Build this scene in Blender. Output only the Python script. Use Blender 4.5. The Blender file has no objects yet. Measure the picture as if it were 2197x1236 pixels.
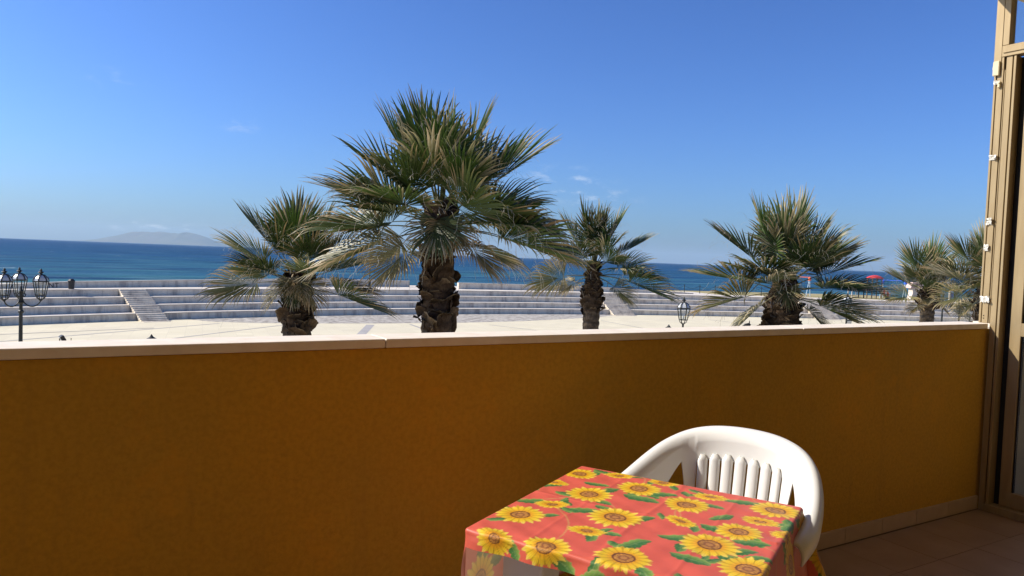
import bpy, math, random
import numpy as np
from mathutils import Vector, Matrix
random.seed(7)
R_ = math.radians
scene = bpy.context.scene
COL = scene.collection

# ------------------------------------------------------------------ camera
CZ = 5.0                       # eye height above the square; balcony floor is 1.37 m below the eye
FZ = 3.63                      # balcony floor
FPX, CX, CY = 1600.0, 1098.5, 618.0
HEAD, PITCH, ROLL = R_(31.1), math.atan(66/1600), R_(2.18)
_F0 = np.array([math.sin(HEAD), math.cos(HEAD), 0.0]); _R0 = np.array([math.cos(HEAD), -math.sin(HEAD), 0.0]); _UP = np.array([0, 0, 1.0])
_F = _F0*math.cos(PITCH)-_UP*math.sin(PITCH); _U0 = _UP*math.cos(PITCH)+_F0*math.sin(PITCH)
_R = _R0*math.cos(ROLL)+_U0*math.sin(ROLL); _U = _U0*math.cos(ROLL)-_R0*math.sin(ROLL)
CAMP = np.array([0.0, 0.0, CZ])
cam_d = bpy.data.cameras.new('camera'); cam = bpy.data.objects.new('camera', cam_d); COL.objects.link(cam)
cam_d.sensor_width = 36; cam_d.lens = FPX/2197*36; cam_d.clip_start = 0.05; cam_d.clip_end = 90000
M = Matrix(((_R[0], _U[0], -_F[0], 0), (_R[1], _U[1], -_F[1], 0), (_R[2], _U[2], -_F[2], CZ), (0, 0, 0, 1)))
cam.matrix_world = M
scene.camera = cam

# ------------------------------------------------------------------ sun, sky, exposure
SUN_H = np.array([-1.4, 1.0]); SUN_H = SUN_H/np.linalg.norm(SUN_H)
SUN_EL = math.atan(1.35/math.hypot(1.4, 1.0))
sun_vec = Vector((SUN_H[0]*math.cos(SUN_EL), SUN_H[1]*math.cos(SUN_EL), math.sin(SUN_EL)))
sd = bpy.data.lights.new('sun', 'SUN'); sd.energy = 5.0; sd.angle = R_(0.53); sd.color = (1.0, 0.915, 0.79)
so = bpy.data.objects.new('sun', sd); COL.objects.link(so)
so.rotation_euler = (-sun_vec).to_track_quat('-Z', 'Y').to_euler(); so.location = (-60, 40, 60)

world = bpy.data.worlds.new('World'); scene.world = world; world.use_nodes = True
wt = world.node_tree; wn, wl = wt.nodes, wt.links
for n in list(wn): wn.remove(n)
out = wn.new('ShaderNodeOutputWorld'); bg = wn.new('ShaderNodeBackground')
sky = wn.new('ShaderNodeTexSky'); sky.sky_type = 'NISHITA'; sky.sun_disc = False
sky.sun_elevation = SUN_EL; sky.sun_rotation = math.atan2(SUN_H[0], SUN_H[1])
sky.altitude = 0; sky.air_density = 1.0; sky.dust_density = 1.2; sky.ozone_density = 3.0
bg.inputs[1].default_value = 0.105
tc = wn.new('ShaderNodeTexCoord')
def pix_dir(px, py):
    d = _R*((px-CX)/FPX)-_U*((py-CY)/FPX)+_F
    return d/np.linalg.norm(d)
def wmath(op, a, b=None):
    n = wn.new('ShaderNodeMath'); n.operation = op
    for i, v in enumerate((a, b)):
        if v is None: continue
        if hasattr(v, 'is_linked') or hasattr(v, 'links'): wl.new(v, n.inputs[i])
        else: n.inputs[i].default_value = v
    return n.outputs[0]
# a few faint wisps and the small cumulus above the island, as directions on the sky
nz = wn.new('ShaderNodeTexNoise'); nz.inputs['Scale'].default_value = 1; nz.inputs['Detail'].default_value = 6; nz.inputs['Roughness'].default_value = 0.62
mp = wn.new('ShaderNodeMapping'); mp.inputs['Scale'].default_value = (42, 42, 120); mp.inputs['Rotation'].default_value = (0.12, 0.05, 0)
wl.new(tc.outputs['Generated'], mp.inputs[0]); wl.new(mp.outputs[0], nz.inputs['Vector'])
mask = None
for (px, py, rx, amp) in ((235, 170, .05, .22), (515, 268, .035, .35), (1215, 395, .085, .6), (1290, 430, .07, .5), (330, 482, .042, 1.0), (400, 486, .035, .9), (270, 488, .03, .6), (640, 480, .06, .35), (480, 500, .04, .5)):
    c = pix_dir(px, py)
    vs = wn.new('ShaderNodeVectorMath'); vs.operation = 'SUBTRACT'; wl.new(tc.outputs['Generated'], vs.inputs[0]); vs.inputs[1].default_value = c
    vm = wn.new('ShaderNodeVectorMath'); vm.operation = 'MULTIPLY'; wl.new(vs.outputs[0], vm.inputs[0])
    vm.inputs[1].default_value = (1, 1, 2.6 if py < 450 else 5.0)
    ln = wn.new('ShaderNodeVectorMath'); ln.operation = 'LENGTH'; wl.new(vm.outputs[0], ln.inputs[0])
    mr = wn.new('ShaderNodeMapRange'); mr.interpolation_type = 'SMOOTHSTEP'
    mr.inputs[1].default_value = 0; mr.inputs[2].default_value = rx; mr.inputs[3].default_value = amp; mr.inputs[4].default_value = 0
    wl.new(ln.outputs['Value'], mr.inputs[0])
    mask = mr.outputs[0] if mask is None else wmath('MAXIMUM', mask, mr.outputs[0])
nr = wn.new('ShaderNodeMapRange'); nr.interpolation_type = 'SMOOTHSTEP'
nr.inputs[1].default_value = 0.47; nr.inputs[2].default_value = 0.78; wl.new(nz.outputs[0], nr.inputs[0])
cm = wmath('MULTIPLY', nr.outputs[0], mask)
mx = wn.new('ShaderNodeMix'); mx.data_type = 'RGBA'; wl.new(cm, mx.inputs[0])
hs = wn.new('ShaderNodeHueSaturation'); hs.inputs['Saturation'].default_value = 1.0; hs.inputs['Value'].default_value = 1.0; wl.new(sky.outputs[0], hs.inputs['Color'])
wb_ = wn.new('ShaderNodeMix'); wb_.data_type = 'RGBA'; wb_.blend_type = 'MULTIPLY'; wb_.inputs[0].default_value = 1; wl.new(hs.outputs[0], wb_.inputs[6]); wb_.inputs[7].default_value = (0.55/6, 0.77/6, 1.13/6, 1)
gm_ = wn.new('ShaderNodeGamma'); gm_.inputs[1].default_value = 1.25; wl.new(wb_.outputs[2], gm_.inputs[0])
gs_ = wn.new('ShaderNodeVectorMath'); gs_.operation = 'SCALE'; gs_.inputs['Scale'].default_value = 6; wl.new(gm_.outputs[0], gs_.inputs[0])
wl.new(gs_.outputs[0], mx.inputs[6]); mx.inputs[7].default_value = (6.6, 7.0, 7.4, 1)
wl.new(mx.outputs[2], bg.inputs[0]); wl.new(bg.outputs[0], out.inputs[0])

vs_ = scene.view_settings; vs_.view_transform = 'Standard'; vs_.look = 'None'; vs_.gamma = 1; vs_.use_curve_mapping = False
vs_.exposure = 0.5

# ------------------------------------------------------------------ pixel helpers (directions only; distances come from planes and depths)
def on_z(px, py, z):
    d = pix_dir(px, py); return CAMP+d*((z-CZ)/d[2])
def at_depth(px, py, dep):
    d = pix_dir(px, py); return CAMP+d*(dep/np.dot(d, _F))

# ------------------------------------------------------------------ materials
def mat(name): 
    m = bpy.data.materials.new(name); m.use_nodes = True
    return m, m.node_tree.nodes, m.node_tree.links, m.node_tree.nodes['Principled BSDF']
def noise(n, l, scale, detail=4, rough=0.55, vec=None, mscale=None):
    t = n.new('ShaderNodeTexNoise'); t.inputs['Scale'].default_value = scale; t.inputs['Detail'].default_value = detail; t.inputs['Roughness'].default_value = rough
    if vec is None:
        c = n.new('ShaderNodeTexCoord'); vec = c.outputs['Object']
    if mscale:
        m = n.new('ShaderNodeMapping'); m.inputs['Scale'].default_value = mscale; l.new(vec, m.inputs[0]); vec = m.outputs[0]
    l.new(vec, t.inputs['Vector']); return t.outputs[0]
def ramp(n, l, fac, stops):
    r = n.new('ShaderNodeValToRGB'); e = r.color_ramp.elements
    while len(e) < len(stops): e.new(0.5)
    for i, (p, c) in enumerate(stops):
        e[i].position = p; e[i].color = (*c, 1) if len(c) == 3 else c
    l.new(fac, r.inputs[0]); return r.outputs[0]
def mixc(n, l, fac, a, b, mode='MIX'):
    m = n.new('ShaderNodeMix'); m.data_type = 'RGBA'; m.blend_type = mode
    if hasattr(fac, 'links'): l.new(fac, m.inputs[0])
    else: m.inputs[0].default_value = fac
    for i, v in ((6, a), (7, b)):
        if hasattr(v, 'links'): l.new(v, m.inputs[i])
        else: m.inputs[i].default_value = (*v, 1)
    return m.outputs[2]
def bump(n, l, bs, h, strength, dist):
    b = n.new('ShaderNodeBump'); b.inputs['Strength'].default_value = strength; b.inputs['Distance'].default_value = dist
    l.new(h, b.inputs['Height']); l.new(b.outputs[0], bs.inputs['Normal'])
def simple(name, c1, c2=None, scale=8, rough=0.6, spec=0.4, metal=0, bmp=None, detail=5):
    m, n, l, b = mat(name)
    c2 = c2 or tuple(x*0.8 for x in c1)
    f = noise(n, l, scale, detail)
    l.new(ramp(n, l, f, [(0.3, c2), (0.7, c1)]), b.inputs['Base Color'])
    b.inputs['Roughness'].default_value = rough; b.inputs['Specular IOR Level'].default_value = spec; b.inputs['Metallic'].default_value = metal
    if bmp: bump(n, l, b, noise(n, l, bmp[0], 6), bmp[1], bmp[2])
    return m
MT = {}
# ochre plaster
m, n, l, b = mat('ochre_plaster')
f1 = noise(n, l, 1.3, 5); f2 = noise(n, l, 60, 4)
c = mixc(n, l, ramp(n, l, f1, [(0.35, (0, 0, 0)), (0.7, (1, 1, 1))]), (0.59, 0.325, 0.034), (0.50, 0.30, 0.042))
f3 = noise(n, l, 9, 8, 0.7)
c = mixc(n, l, ramp(n, l, f3, [(0.60, (0, 0, 0)), (0.78, (.45, .45, .45))]), c, (0.30, 0.16, 0.02))
c = mixc(n, l, ramp(n, l, f2, [(0.4, (0, 0, 0)), (0.66, (.3, .3, .3))]), c, (0.31, 0.17, 0.018))
st = noise(n, l, 1, 5, 0.6, mscale=(9, 9, 0.6)); c = mixc(n, l, ramp(n, l, st, [(0.57, (0, 0, 0)), (0.74, (.35, .35, .35))]), c, (0.33, 0.20, 0.04))
sc = noise(n, l, 3.2, 9, 0.72); c = mixc(n, l, ramp(n, l, sc, [(0.36, (.4, .4, .4)), (0.46, (0, 0, 0))]), c, (0.66, 0.33, 0.03))
l.new(c, b.inputs['Base Color']); b.inputs['Roughness'].default_value = 0.9; b.inputs['Specular IOR Level'].default_value = 0.15
bump(n, l, b, noise(n, l, 110, 6, 0.65), 0.6, 0.004); MT['ochre'] = m
MT['marble'] = simple('coping_stone', (0.80, 0.72, 0.60), (0.70, 0.61, 0.49), 14, 0.5, 0.3, 0, (60, 0.15, 0.002))
MT['floor_tile'] = simple('floor_tile', (0.33, 0.22, 0.145), (0.27, 0.175, 0.11), 5, 0.38, 0.45, 0, (25, 0.06, 0.002))
MT['skirt_tile'] = simple('skirting_tile', (0.52, 0.39, 0.27), (0.44, 0.32, 0.21), 7, 0.4, 0.4)
MT['grout'] = simple('grout', (0.24, 0.19, 0.15), None, 40, 0.95, 0.1)
MT['ceiling'] = simple('ceiling_paint', (0.62, 0.54, 0.42), None, 3, 0.9, 0.1)
# anodised bronze aluminium
m, n, l, b = mat('bronze_aluminium')
f = noise(n, l, 6, 5, 0.5, mscale=(6, 6, 0.7))
l.new(ramp(n, l, f, [(0.3, (0.305, 0.225, 0.118)), (0.7, (0.37, 0.28, 0.15))]), b.inputs['Base Color'])
b.inputs['Metallic'].default_value = 0.25; b.inputs['Roughness'].default_value = 0.46; b.inputs['Specular IOR Level'].default_value = 0.35
bump(n, l, b, noise(n, l, 300, 3, mscale=(1, 1, 0.05)), 0.08, 0.001); MT['bronze'] = m
MT['frame_black'] = simple('black_frame_fill', (0.012, 0.011, 0.010), None, 20, 0.6, 0.3)  # plain black for the frame's grooves, gaps and screws
MT['tape'] = simple('adhesive_tape', (0.66, 0.65, 0.60), (0.48, 0.47, 0.42), 60, 0.25, 0.5, 0, (90, 0.5, 0.004))
MT['yellowed'] = simple('yellowed_plastic', (0.72, 0.62, 0.40), None, 30, 0.5)
def glass_mat(name, tint, refl=1.0):
    m, n, l, b = mat(name); n.remove(b); o = n['Material Output']
    t = n.new('ShaderNodeBsdfTransparent'); t.inputs[0].default_value = (*tint, 1)
    g = n.new('ShaderNodeBsdfGlossy'); g.inputs['Roughness'].default_value = 0.02
    fr = n.new('ShaderNodeLayerWeight'); fr.inputs[0].default_value = 0.5
    pw = n.new('ShaderNodeMath'); pw.operation = 'POWER'; l.new(fr.outputs['Facing'], pw.inputs[0]); pw.inputs[1].default_value = 5
    ma = n.new('ShaderNodeMath'); ma.operation = 'MULTIPLY_ADD'; l.new(pw.outputs[0], ma.inputs[0]); ma.inputs[1].default_value = 0.9; ma.inputs[2].default_value = 0.06
    s = n.new('ShaderNodeMixShader'); l.new(ma.outputs[0], s.inputs[0]); l.new(t.outputs[0], s.inputs[1]); l.new(g.outputs[0], s.inputs[2]); l.new(s.outputs[0], o.inputs[0])
    return m
MT['glass'] = glass_mat('window_glass', (0.86, 0.89, 0.88))
MT['lamp_glass'] = glass_mat('lantern_glass', (0.93, 0.95, 0.94))
MT['pale_wall'] = simple('pale_grey_paint', (0.60, 0.60, 0.55), (0.54, 0.54, 0.49), 3, 0.85, 0.2)
# terrace plaster with streaks
m, n, l, b = mat('weathered_white_plaster')
f1 = noise(n, l, 1, 7, 0.65, mscale=(1.6, 1.6, 0.35)); f2 = noise(n, l, 0.35, 4)
c = ramp(n, l, f1, [(0.34, (0.44, 0.375, 0.30)), (0.5, (0.74, 0.645, 0.50)), (0.66, (0.82, 0.73, 0.575))])
f4 = noise(n, l, 1.1, 6, 0.7)
c = mixc(n, l, ramp(n, l, f4, [(0.60, (0, 0, 0)), (0.72, (.65, .65, .65))]), c, (0.38, 0.34, 0.29))
# fine run-off streaks
f5 = noise(n, l, 1, 4, 0.6, mscale=(7, 7, 0.25)); 
c = mixc(n, l, ramp(n, l, f5, [(0.56, (0, 0, 0)), (0.68, (.4, .4, .4))]), c, (0.42, 0.38, 0.32))
l.new(c, b.inputs['Base Color']); b.inputs['Roughness'].default_value = 0.88; b.inputs['Specular IOR Level'].default_value = 0.2
bump(n, l, b, noise(n, l, 12, 5), 0.3, 0.02); MT['terrace'] = m
MT['tread'] = simple('white_stone_tread', (0.70, 0.64, 0.55), (0.50, 0.45, 0.38), 1.2, 0.85, 0.2, 0, None, 7)
# plaza paving
m, n, l, b = mat('plaza_paving')
tcx = n.new('ShaderNodeTexCoord'); mpp = n.new('ShaderNodeMapping'); mpp.inputs['Rotation'].default_value = (0, 0, 0.15); l.new(tcx.outputs['Object'], mpp.inputs[0])
br = n.new('ShaderNodeTexBrick'); br.inputs['Scale'].default_value = 1; br.inputs['Mortar Size'].default_value = 0.012; br.inputs['Brick Width'].default_value = 0.9; br.inputs['Row Height'].default_value = 0.9; br.offset = 0
br.inputs[1].default_value = (0.69, 0.625, 0.44, 1); br.inputs[2].default_value = (0.62, 0.56, 0.39, 1); br.inputs[3].default_value = (0.57, 0.515, 0.37, 1)
l.new(mpp.outputs[0], br.inputs[0])
f1 = noise(n, l, 0.25, 6, 0.6)
c = mixc(n, l, ramp(n, l, f1, [(0.35, (.5, .5, .5)), (0.65, (0, 0, 0))]), br.outputs[0], (0.55, 0.495, 0.37))
l.new(c, b.inputs['Base Color']); b.inputs['Roughness'].default_value = 0.8; b.inputs['Specular IOR Level'].default_value = 0.25; MT['plaza'] = m
MT['strip'] = simple('dark_paving_band', (0.42, 0.40, 0.37), (0.33, 0.31, 0.29), 1.5, 0.85, 0.2)
m, n, l, b = mat('cobble_gravel')
tcx = n.new('ShaderNodeTexCoord'); vo = n.new('ShaderNodeTexVoronoi'); vo.inputs['Scale'].default_value = 2.6; l.new(tcx.outputs['Object'], vo.inputs['Vector'])
f = noise(n, l, 1.8, 7, 0.8)
c = ramp(n, l, f, [(0.36, (0.17, 0.15, 0.12)), (0.5, (0.36, 0.33, 0.28)), (0.62, (0.56, 0.52, 0.44))])
c = mixc(n, l, 0.5, c, ramp(n, l, vo.outputs['Distance'], [(0.0, (0.62, 0.58, 0.50)), (0.45, (0.40, 0.37, 0.32)), (0.7, (0.16, 0.14, 0.12))]))
l.new(c, b.inputs['Base Color']); b.inputs['Roughness'].default_value = 0.95; bump(n, l, b, vo.outputs['Distance'], 0.6, -0.06); MT['gravel'] = m
MT['earth'] = simple('dry_earth', (0.36, 0.29, 0.20), (0.26, 0.21, 0.14), 0.6, 0.95, 0.1)
MT['dry_grass'] = simple('dry_grass_ground', (0.26, 0.24, 0.09), (0.40, 0.33, 0.20), 0.5, 0.95, 0.1, 0, (3, 0.8, 0.1), 8)
MT['asphalt'] = simple('asphalt', (0.06, 0.06, 0.06), None, 3, 0.9)
# sea
m, n, l, b = mat('sea_water')
geo = n.new('ShaderNodeNewGeometry'); sp = n.new('ShaderNodeSeparateXYZ'); l.new(geo.outputs['Position'], sp.inputs[0])
big = noise(n, l, 1, 4, 0.6, vec=geo.outputs['Position'], mscale=(0.004, 0.012, 0))
ad = n.new('ShaderNodeMath'); ad.operation = 'MULTIPLY_ADD'; l.new(big, ad.inputs[0]); ad.inputs[1].default_value = 260; l.new(sp.outputs[1], ad.inputs[2])
lg = n.new('ShaderNodeMath'); lg.operation = 'LOGARITHM'; l.new(ad.outputs[0], lg.inputs[0]); lg.inputs[1].default_value = 10
mr = n.new('ShaderNodeMapRange'); l.new(lg.outputs[0], mr.inputs[0]); mr.inputs[1].default_value = 2.2; mr.inputs[2].default_value = 3.5
c = ramp(n, l, mr.outputs[0], [(0.0, (0.080, 0.190, 0.185)), (0.22, (0.038, 0.135, 0.165)), (0.45, (0.011, 0.066, 0.135)), (0.8, (0.007, 0.044, 0.115))])
w1 = noise(n, l, 1, 6, 0.62, vec=geo.outputs['Position'], mscale=(0.014, 0.055, 0))
c = mixc(n, l, ramp(n, l, w1, [(0.40, (.95, .95, .95)), (0.54, (0, 0, 0))]), c, (0.004, 0.028, 0.080))
w4 = noise(n, l, 1, 5, 0.6, vec=geo.outputs['Position'], mscale=(0.003, 0.012, 0))
c = mixc(n, l, ramp(n, l, w4, [(0.42, (.6, .6, .6)), (0.56, (0, 0, 0))]), c, (0.010, 0.060, 0.15))
w5 = noise(n, l, 1, 6, 0.7, vec=geo.outputs['Position'], mscale=(0.03, 0.10, 0))
c = mixc(n, l, ramp(n, l, w5, [(0.52, (0, 0, 0)), (0.68, (.6, .6, .6))]), c, (0.10, 0.21, 0.26))
w2 = noise(n, l, 1, 5, 0.7, vec=geo.outputs['Position'], mscale=(0.07, 0.16, 0))
wv = noise(n, l, 1, 3, 0.5, vec=geo.outputs['Position'], mscale=(0.012, 0.02, 0))
sm = n.new('ShaderNodeMath'); sm.operation = 'MULTIPLY'; l.new(ramp(n, l, w2, [(0.655, (0, 0, 0)), (0.69, (1, 1, 1))]), sm.inputs[0]); l.new(ramp(n, l, wv, [(0.42, (0, 0, 0)), (0.6, (1, 1, 1))]), sm.inputs[1])
c = mixc(n, l, sm.outputs[0], c, (0.75, 0.80, 0.82))
l.new(c, b.inputs['Base Color']); b.inputs['Roughness'].default_value = 0.45; b.inputs['IOR'].default_value = 1.33; b.inputs['Specular IOR Level'].default_value = 0.05
w3 = noise(n, l, 1, 7, 0.6, vec=geo.outputs['Position'], mscale=(0.12, 0.38, 0)); bump(n, l, b, w3, 1.0, 1.3); MT['sea'] = m
MT['island'] = simple('island_rock_scrub', (0.10, 0.11, 0.07), (0.16, 0.14, 0.11), 0.002, 0.95, 0.05)
# cloth / leaf / bark: colour comes from a per-vertex print attribute
def attr_mat(name, rough, spec, trans, nscale=30, namp=0.25, bmp=None):
    m, n, l, b = mat(name); o = n['Material Output']
    a = n.new('ShaderNodeAttribute'); a.attribute_name = 'Col'
    f = noise(n, l, nscale, 4)
    c = mixc(n, l, namp, a.outputs['Color'], ramp(n, l, f, [(0.3, (0.35, 0.35, 0.35)), (0.7, (1.0, 1.0, 1.0))]), 'MULTIPLY')
    l.new(c, b.inputs['Base Color']); b.inputs['Roughness'].default_value = rough; b.inputs['Specular IOR Level'].default_value = spec
    if bmp: bump(n, l, b, noise(n, l, bmp[0], 5), bmp[1], bmp[2])
    if trans:
        t = n.new('ShaderNodeBsdfTranslucent'); l.new(c, t.inputs[0]); s = n.new('ShaderNodeMixShader'); s.inputs[0].default_value = trans
        l.new(b.outputs[0], s.inputs[1]); l.new(t.outputs[0], s.inputs[2]); l.new(s.outputs[0], o.inputs[0])
    return m
MT['leaf'] = attr_mat('palm_leaf', 0.45, 0.32, 0.20, 14, 0.3)
MT['bark'] = attr_mat('palm_bark', 0.95, 0.1, 0, 22, 0.75, (45, 0.9, 0.03))
# oilcloth: print on the face, duller reverse
m, n, l, b = mat('printed_oilcloth'); o = n['Material Output']
a = n.new('ShaderNodeAttribute'); a.attribute_name = 'Col'; g = n.new('ShaderNodeNewGeometry')
mot = noise(n, l, 24, 6, 0.7)
face = mixc(n, l, 0.22, a.outputs['Color'], ramp(n, l, mot, [(0.3, (0.55, 0.55, 0.55)), (0.7, (1, 1, 1))]), 'MULTIPLY')
rev = mixc(n, l, 0.62, a.outputs['Color'], (0.50, 0.42, 0.34))
c = mixc(n, l, g.outputs['Backfacing'], face, rev)
l.new(c, b.inputs['Base Color']); b.inputs['Roughness'].default_value = 0.42; b.inputs['Specular IOR Level'].default_value = 0.35
bump(n, l, b, noise(n, l, 20, 4), 0.12, 0.004)
t = n.new('ShaderNodeBsdfTranslucent'); l.new(mixc(n, l, 0.45, a.outputs['Color'], (0.60, 0.48, 0.36)), t.inputs[0]); s = n.new('ShaderNodeMixShader'); s.inputs[0].default_value = 0.22
l.new(b.outputs[0], s.inputs[1]); l.new(t.outputs[0], s.inputs[2]); l.new(s.outputs[0], o.inputs[0]); MT['cloth'] = m
MT['white_plastic'] = simple('white_plastic', (0.70, 0.70, 0.67), (0.655, 0.65, 0.62), 5, 0.36, 0.45, 0, (120, 0.03, 0.001))
MT['lamp_iron'] = simple('dark_green_iron', (0.014, 0.019, 0.017), (0.030, 0.030, 0.026), 14, 0.5, 0.5, 0.2)
MT['opal'] = simple('opal_panel', (0.55, 0.57, 0.57), None, 6, 0.25, 0.5)
MT['red'] = simple('red_paint', (0.62, 0.05, 0.055), (0.50, 0.045, 0.05), 6, 0.5)
MT['orange'] = simple('orange_paint', (0.70, 0.14, 0.05), None, 6, 0.5)
MT['blue'] = simple('blue_paint', (0.04, 0.13, 0.62), None, 6, 0.5)
MT['cream'] = simple('cream_paint', (0.70, 0.62, 0.52), (0.58, 0.50, 0.42), 6, 0.6)
MT['pale_metal'] = simple('pale_blue_metal', (0.55, 0.66, 0.70), None, 6, 0.45)
MT['timber'] = simple('weathered_timber', (0.30, 0.22, 0.14), (0.20, 0.14, 0.09), 4, 0.8)
MT['dark'] = simple('black_plastic', (0.02, 0.02, 0.022), None, 10, 0.5)
MT['cable'] = simple('white_cable', (0.75, 0.73, 0.68), None, 10, 0.5)
MT['graffiti'] = simple('black_spray_paint', (0.06, 0.06, 0.06), None, 10, 0.8)

# ------------------------------------------------------------------ mesh helpers
class MB:
    def __init__(s): s.v = []; s.f = []; s.c = None
    def add(s, v, f):
        o = len(s.v); s.v.extend([tuple(map(float, p)) for p in v]); s.f.extend([tuple(i+o for i in q) for q in f])
    def box(s, x0, x1, y0, y1, z0, z1):
        s.add([(x0, y0, z0), (x1, y0, z0), (x1, y1, z0), (x0, y1, z0), (x0, y0, z1), (x1, y0, z1), (x1, y1, z1), (x0, y1, z1)],
              [(0, 3, 2, 1), (4, 5, 6, 7), (0, 1, 5, 4), (1, 2, 6, 5), (2, 3, 7, 6), (3, 0, 4, 7)]); return s
    def bar(s, a, b, w, h=None, up=(0, 0, 1)):
        a, b = Vector(a), Vector(b); h = h or w; d = (b-a).normalized(); u = Vector(up)
        if abs(d.dot(u)) > 0.95: u = Vector((0, 1, 0))
        x = d.cross(u).normalized()*w/2; y = x.cross(d).normalized()*h/2
        s.add([a-x-y, a+x-y, a+x+y, a-x+y, b-x-y, b+x-y, b+x+y, b-x+y], [(3, 2, 1, 0), (4, 5, 6, 7), (0, 1, 5, 4), (1, 2, 6, 5), (2, 3, 7, 6), (3, 0, 4, 7)]); return s
    def tube(s, pts, rad, n=8, cap=True):
        pts = [Vector(p) for p in pts]; k = len(pts)
        if not hasattr(rad, '__len__'): rad = [rad]*k
        vs, fs = [], []; ref = Vector((0.31, 0.17, 0.93))
        for i, p in enumerate(pts):
            d = (pts[min(i+1, k-1)]-pts[max(i-1, 0)]).normalized()
            if abs(d.dot(ref)) > 0.97: ref = Vector((1, 0, 0))
            x = d.cross(ref).normalized(); y = d.cross(x)
            for j in range(n):
                a = 2*math.pi*j/n; vs.append(p+(x*math.cos(a)+y*math.sin(a))*rad[i])
        for i in range(k-1):
            for j in range(n):
                fs.append((i*n+j, i*n+(j+1) % n, (i+1)*n+(j+1) % n, (i+1)*n+j))
        if cap: fs.append(tuple(range(n-1, -1, -1))); fs.append(tuple((k-1)*n+j for j in range(n)))
        s.add(vs, fs); return s
    def lathe(s, prof, n=12, c=(0, 0, 0), cap=True):
        vs, fs = [], []
        for (r, z) in prof:
            for j in range(n):
                a = 2*math.pi*j/n; vs.append((c[0]+r*math.cos(a), c[1]+r*math.sin(a), c[2]+z))
        for i in range(len(prof)-1):
            for j in range(n): fs.append((i*n+j, i*n+(j+1) % n, (i+1)*n+(j+1) % n, (i+1)*n+j))
        if cap:
            fs.append(tuple(range(n-1, -1, -1))); fs.append(tuple((len(prof)-1)*n+j for j in range(n)))
        s.add(vs, fs); return s
    def grid(s, P, flip=False):
        P = np.asarray(P); a, b2 = P.shape[:2]; fs = []
        for i in range(a-1):
            for j in range(b2-1):
                q = (i*b2+j, (i+1)*b2+j, (i+1)*b2+j+1, i*b2+j+1); fs.append(q[::-1] if flip else q)
        s.add(P.reshape(-1, 3), fs); return s
    def mesh(s, name, m, smooth=False):
        me = bpy.data.meshes.new(name); me.from_pydata(s.v, [], s.f); me.materials.append(MT[m] if isinstance(m, str) else m)
        if smooth: me.polygons.foreach_set('use_smooth', [True]*len(me.polygons))
        if s.c is not None: set_col(me, s.c)
        me.update(); return me
    def build(s, name, m, parent=None, smooth=False, loc=(0, 0, 0)):
        return link(name, s.mesh(name, m, smooth), parent, loc)
def set_col(me, c):
    a = me.color_attributes.new('Col', 'FLOAT_COLOR', 'POINT'); c = np.asarray(c, dtype=np.float32)
    if c.shape[1] == 3: c = np.hstack([c, np.ones((len(c), 1), np.float32)])
    a.data.foreach_set('color', c.ravel())
def link(name, me, parent=None, loc=(0, 0, 0), rot=None):
    o = bpy.data.objects.new(name, me); COL.objects.link(o); o.location = loc
    if rot is not None: o.rotation_euler = rot
    if parent is not None: o.parent = parent
    return o
def thing(name, label, cat, loc=(0, 0, 0), rz=0, group=None):
    o = bpy.data.objects.new(name, None); COL.objects.link(o); o.location = loc; o.rotation_euler = (0, 0, rz); o.empty_display_size = 0.2
    return tag(o, label, cat, group)
def tag(o, label, cat, group=None):
    o['label'] = label; o['category'] = cat
    if group: o['group'] = group
    return o
def struct(o): o['kind'] = 'structure'; return o
def stuff(o): o['kind'] = 'stuff'; return o
def bevel(o, w, seg=2):
    b = o.modifiers.new('bevel', 'BEVEL'); b.width = w; b.segments = seg; b.limit_method = 'ANGLE'; return o

# ------------------------------------------------------------------ setting: sea, ground, plaza
SEA_Z = -1.5
_m = MB(); _m.add([(-30000, 72, SEA_Z), (30000, 72, SEA_Z), (30000, 30000, SEA_Z), (-30000, 30000, SEA_Z)], [(0, 1, 2, 3)]); struct(_m.build('sea', 'sea'))
_m = MB(); _m.add([(-400, -300, -0.03), (400, -300, -0.03), (400, 62, -0.03), (-400, 62, -0.03)], [(0, 1, 2, 3)]); struct(_m.build('ground', 'earth'))
_m = MB(); _m.add([(-120, 2.6, 0), (160, 2.6, 0), (160, 60, 0), (-120, 60, 0)], [(0, 1, 2, 3)]); struct(_m.build('plaza', 'plaza'))

# front edge of the terraces (along the square x, outwards y), from the photograph
TS = np.array([-40, -20, -3, 17.4, 29.5, 46, 52, 62.9, 75.4, 95]); TD = np.array([33, 44.5, 50.7, 56.3, 56.8, 54.4, 52.7, 49.0, 44.6, 37])
_tp = np.polyfit(TS, TD, 4)
def td(s): return np.polyval(_tp, s)
def tnorm(s):
    d = np.polyval(np.polyder(_tp), s); n = np.array([-d, 1.0]); return n/np.linalg.norm(n)
RIS, TRD = 0.46, 1.1
def arc_pt(s, off): n = tnorm(s); return np.array([s+n[0]*off, td(s)+n[1]*off])
amph = thing('terraced_seating', 'long curved white terraced seating steps facing the square with three stairways', 'terraces', (0, 0, 0))
def ring(s0, s1, prof, name, m, parent, n=90):
    mb = MB(); ss = np.linspace(s0, s1, n); P = []
    for s in ss:
        P.append([(*arc_pt(s, o), z) for (o, z) in prof+[prof[0]]])
    mb.grid(np.array(P), flip=True); k = len(prof)
    mb.add([P[0][i] for i in range(k)], [tuple(range(k))]); mb.add([P[-1][i] for i in range(k)], [tuple(range(k-1, -1, -1))])
    return mb.build(name, m, parent)
S0, S1 = -38, 84
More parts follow.
